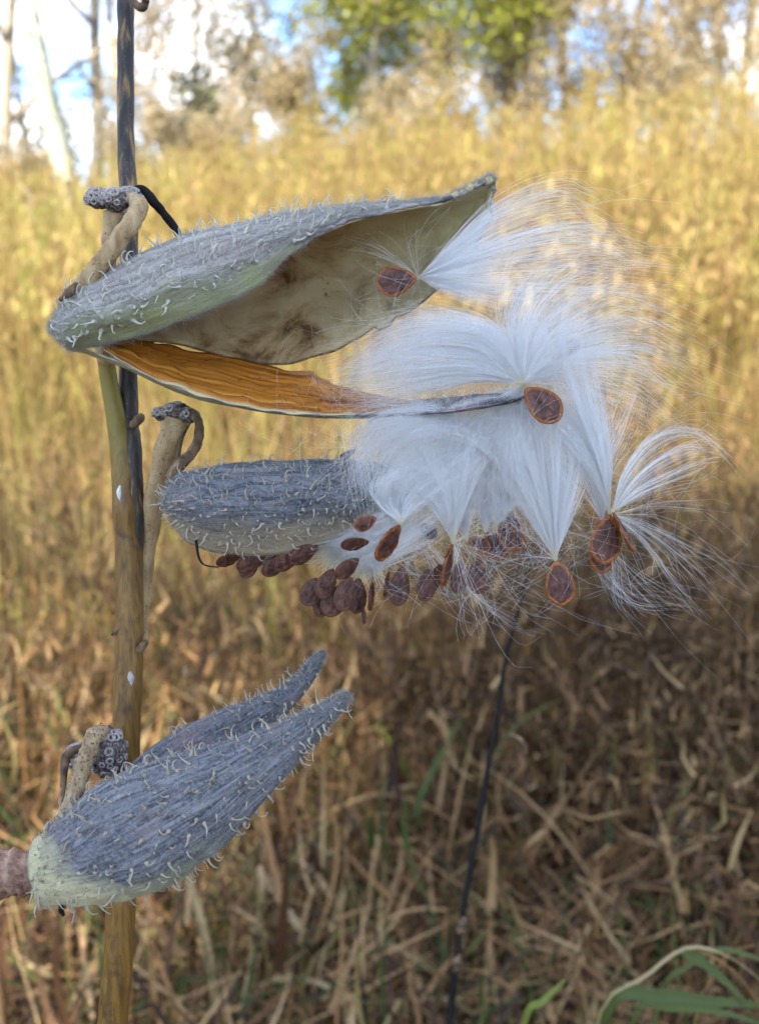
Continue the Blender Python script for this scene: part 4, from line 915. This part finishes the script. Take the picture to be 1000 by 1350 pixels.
V, F, T = hair_tubes(PA(Cp), g.uniform(.6, 1.1, nl+nl2)*.000018)
o = link('floss', mesh_np('floss', V, F, MAT['floss'], True, {'t': T*0+.6}), tang); o['kind'] = 'stuff'

# ------------------------------------------------------------------ dark weed stalk behind
weed_pts = [(592, 1352, 250, 9.5), (600, 1280, 250, 8.5), (612, 1190, 252, 7.5), (630, 1090, 255, 7.2), (645, 1000, 258, 6.8), (657, 940, 260, 6.2), (664, 880, 262, 5.2), (676, 830, 265, 4), (690, 780, 268, 3), (700, 730, 270, 2)]
wq = catmull(weed_pts, 70); C = PA(wq[:, :3]); R = wq[:, 3]*.55*K*(D+wq[:, 2]*.001)/D
g0 = C[0]+np.array([-.015, .06, 0]); g0[2] = -.02
C = np.vstack([[g0*(1-t)+C[0]*t for t in np.linspace(0, .98, 20)], C]); R = np.concatenate([np.full(20, R[0]), R])
weed = thing('weed_stalk', (g0[0], g0[1], 0), 'thin blackened weed stalk rising behind the floss', 'stalk')
V, F = tube(C, R, 10, .03, 2); link('stem', quads('stem', V, F, MAT['black']), weed)
px_tube('curled_leaf', [(660, 972, 258, 2.2), (676, 970, 254, 2.4), (690, 980, 252, 2.4), (693, 995, 252, 1.4)], MAT['tan_dark'], weed, 16, 8, .1, 2)
for (a, b) in ((601, 1272), (607, 1222)):
    px_tube('bud', [(a-2, b+9, 246, 2), (a+1, b+2, 244, 6), (a+3, b-6, 245, 5), (a+4, b-12, 247, 2)], MAT['tan_dark'], weed, 12, 8, .2, a)

# ------------------------------------------------------------------ single grass plants that stand out
def blade_px(name, pts, mat, parent, fold=.35):
    """pts (px,py,mm,half width px): a creased leaf blade with some thickness"""
    q = catmull(pts, 30); C = PA(q[:, :3]); W = q[:, 3]*K*(D+q[:, 2]*.001)/D
    g_ = np.random.default_rng(int(abs(pts[0][0])*7+abs(pts[0][1]))); tw = np.cumsum(g_.normal(0, .16, 30))+g_.normal(0, .5); W = W*(1+.18*np.sin(np.linspace(0, 9, 30)+g_.uniform(0, 6)))
    T = norm(np.gradient(C, axis=0)); S = norm(np.cross(T, -FW*.8+UP*.5)); Nv = np.cross(S, T); S, Nv = S*np.cos(tw)[:, None]+Nv*np.sin(tw)[:, None], Nv*np.cos(tw)[:, None]-S*np.sin(tw)[:, None]
    rows = []
    for s, hgt in ((-1, fold), (-.5, fold*.35), (0, 0), (.5, fold*.35), (1, fold)):
        rows.append(C+S*(W*s)[:, None]+Nv*(W*hgt)[:, None])
    V = np.stack(rows, 1).reshape(-1, 3); r = np.full(len(V), q[0, 3]*0+rng.uniform(.3, .7))
    o = link(name, mesh_np(name, V, grid_faces(30, 5, False), mat, True, {'r': r}), parent)
    md = o.modifiers.new('thickness', 'SOLIDIFY'); md.thickness = .00025
    return o
MAT['blade_green'] = mat_grass('green_blade', [(.0, (.05, .075, .02)), (.5, (.105, .14, .036)), (1, (.22, .22, .065))], .35, 30, .6)
MAT['blade_straw'] = mat_grass('straw_blade', [(.0, (.36, .26, .12)), (.5, (.52, .42, .22)), (1, (.6, .52, .3))], .35, 30, .6)
MAT['blade_lime'] = mat_grass('lime_blade', [(.0, (.12, .17, .025)), (.5, (.20, .25, .04)), (1, (.30, .32, .08))], .4, 30, .6)
MAT['blade_rust'] = mat_grass('rust_blade', [(.0, (.20, .11, .03)), (.5, (.34, .20, .06)), (1, (.42, .30, .12))], .4, 30, .6)
def gpt(px, py, d_): 
    p = P(px, py, d_); return (p[0], p[1], 0)
def to_ground(px, py, d_, wpx, bend=0):
    """control points that bring a blade down to the soil below the frame"""
    out_ = []
    for k in range(1, 4): out_.append((px+bend*k+22*math.sin(k*2.1+px), py+k*(90+60*k), d_+k*45, wpx*(.62-.12*k)))
    return out_[::-1]
gt = thing('grass_clump', gpt(800, 1900, 320), 'arching green and rust grass blades in front of the dark undergrowth', 'grass')
blade_px('blade', to_ground(760, 1380, 260, 5, -20)+[(790, 1338, 255, 1.8), (850, 1288, 250, 2.0), (905, 1250, 245, 2.2), (960, 1262, 240, 2.2), (1010, 1300, 238, 2), (1040, 1335, 238, 2)], MAT['blade_straw'], gt)
blade_px('blade', to_ground(770, 1400, 262, 8, -10)+[(800, 1330, 255, 7), (860, 1314, 250, 9), (930, 1320, 246, 8), (1000, 1326, 244, 5), (1060, 1340, 244, 3)], MAT['blade_green'], gt)
blade_px('blade', [(895, 1252, 247, 4), (925, 1270, 246, 7), (960, 1300, 246, 7.5), (985, 1330, 246, 5), (1010, 1375, 246, 3)], MAT['blade_green'], gt)
blade_px('blade', [(912, 1253, 245, 1.5), (940, 1262, 243, 2.2), (975, 1290, 243, 2.0), (1015, 1345, 243, 1)], MAT['blade_rust'], gt)
blade_px('blade', to_ground(815, 1420, 275, 5, -14)+[(835, 1345, 270, 4), (880, 1330, 266, 5), (950, 1336, 262, 4.5), (1030, 1360, 260, 2)], MAT['blade_green'], gt)
blade_px('blade', to_ground(840, 1430, 280, 5, -10)+[(868, 1325, 276, 3), (905, 1275, 272, 4), (950, 1252, 270, 3.6), (1010, 1268, 268, 1.5)], MAT['blade_green'], gt)
blade_px('blade', to_ground(900, 1440, 290, 5, 6)+[(915, 1360, 286, 3), (932, 1300, 283, 4), (962, 1258, 281, 3), (995, 1246, 280, 1)], MAT['blade_rust'], gt)
gl = thing('lime_grass_clump', gpt(690, 1900, 330), 'short lime-yellow grass blade beside the black stalk', 'grass')
blade_px('blade', to_ground(670, 1400, 290, 7, -12)+[(690, 1350, 285, 5), (715, 1322, 282, 5), (745, 1292, 280, 1)], MAT['blade_lime'], gl)
def zpt(px, py, z):
    dz = FW[2]+UP[2]*(675-py)*K/D; return ((z-1.0)/dz-D)*1000
def solo(name, label, pts, mat, w0=8, bend=0, group=None):
    """a leaf lying in the tangle: heights above the soil rise then fall along it"""
    k = len(pts); hz_ = [.24+.12*math.sin(math.pi*(i+.4)/k) for i in range(k)]
    q = [(a, b, zpt(a, b, z), w_*.42) for (a, b, d_, w_), z in zip(pts, hz_)]
    b0 = q[0]; q = [(b0[0]+bend*.6, b0[1]+26, zpt(b0[0], b0[1]+26, .12), b0[3]*.7)]+q
    t = thing(name, P(*q[0][:3]), label, 'grass', group)
    blade_px('blade', q, mat, t, .6)
solo('grass_plant', 'green grass blade crossing behind the tip of the cream-based pod', [(560, 1060, 420, 7), (530, 1005, 415, 9), (505, 965, 412, 8), (480, 935, 412, 2)], MAT['blade_lime'], bend=15)
solo('grass_plant', 'yellow-green bent leaf in the shade right of the lowest seed', [(860, 900, 520, 8), (835, 865, 510, 10), (800, 825, 505, 9), (785, 800, 505, 3)], MAT['blade_lime'], bend=15)
solo('grass_plant', 'straw blade bent sharply in the shade beside the lowest seed', [(745, 905, 560, 6), (755, 880, 555, 8), (772, 858, 552, 9), (805, 885, 545, 8), (835, 910, 540, 4)], MAT['blade_straw'], bend=-10)
solo('grass_plant', 'lime leaf curling low right of the ochre stem', [(205, 870, 520, 6), (228, 825, 515, 8), (245, 800, 512, 8), (262, 798, 512, 3)], MAT['blade_lime'], bend=-8)
solo('grass_plant', 'straw blade arching beside the ochre stem above the slate pods', [(215, 985, 420, 5), (235, 925, 415, 6), (262, 908, 412, 6), (300, 930, 410, 5), (330, 950, 410, 2)], MAT['blade_straw'], bend=-10)
strawl = [((420, 1260, 380, 9), (395, 1225, 375, 11), (350, 1165, 372, 10), (300, 1115, 370, 4)), ((455, 1240, 400, 8), (440, 1190, 395, 10), (400, 1140, 392, 10), (345, 1125, 390, 4)), ((350, 1240, 360, 8), (372, 1190, 358, 9), (340, 1150, 356, 9), (300, 1140, 356, 4)), ((520, 1330, 360, 8), (470, 1320, 355, 8), (400, 1290, 352, 8), (330, 1300, 350, 3)), ((95, 1330, 330, 9), (70, 1290, 328, 11), (35, 1272, 326, 9), (-10, 1275, 326, 4)), ((590, 1300, 420, 7), (560, 1270, 415, 9), (500, 1240, 412, 8), (455, 1235, 410, 3)), ((60, 940, 560, 9), (45, 905, 555, 12), (20, 880, 552, 10), (-20, 870, 550, 4)), ((120, 1000, 520, 8), (80, 935, 515, 11), (55, 900, 512, 9), (30, 880, 512, 3))]
for p in strawl: solo('straw_plant', 'broad pale straw blade bent over in the near meadow tangle', list(p), MAT['blade_straw'], bend=rng.uniform(-10, 10), group='broad straw blades')
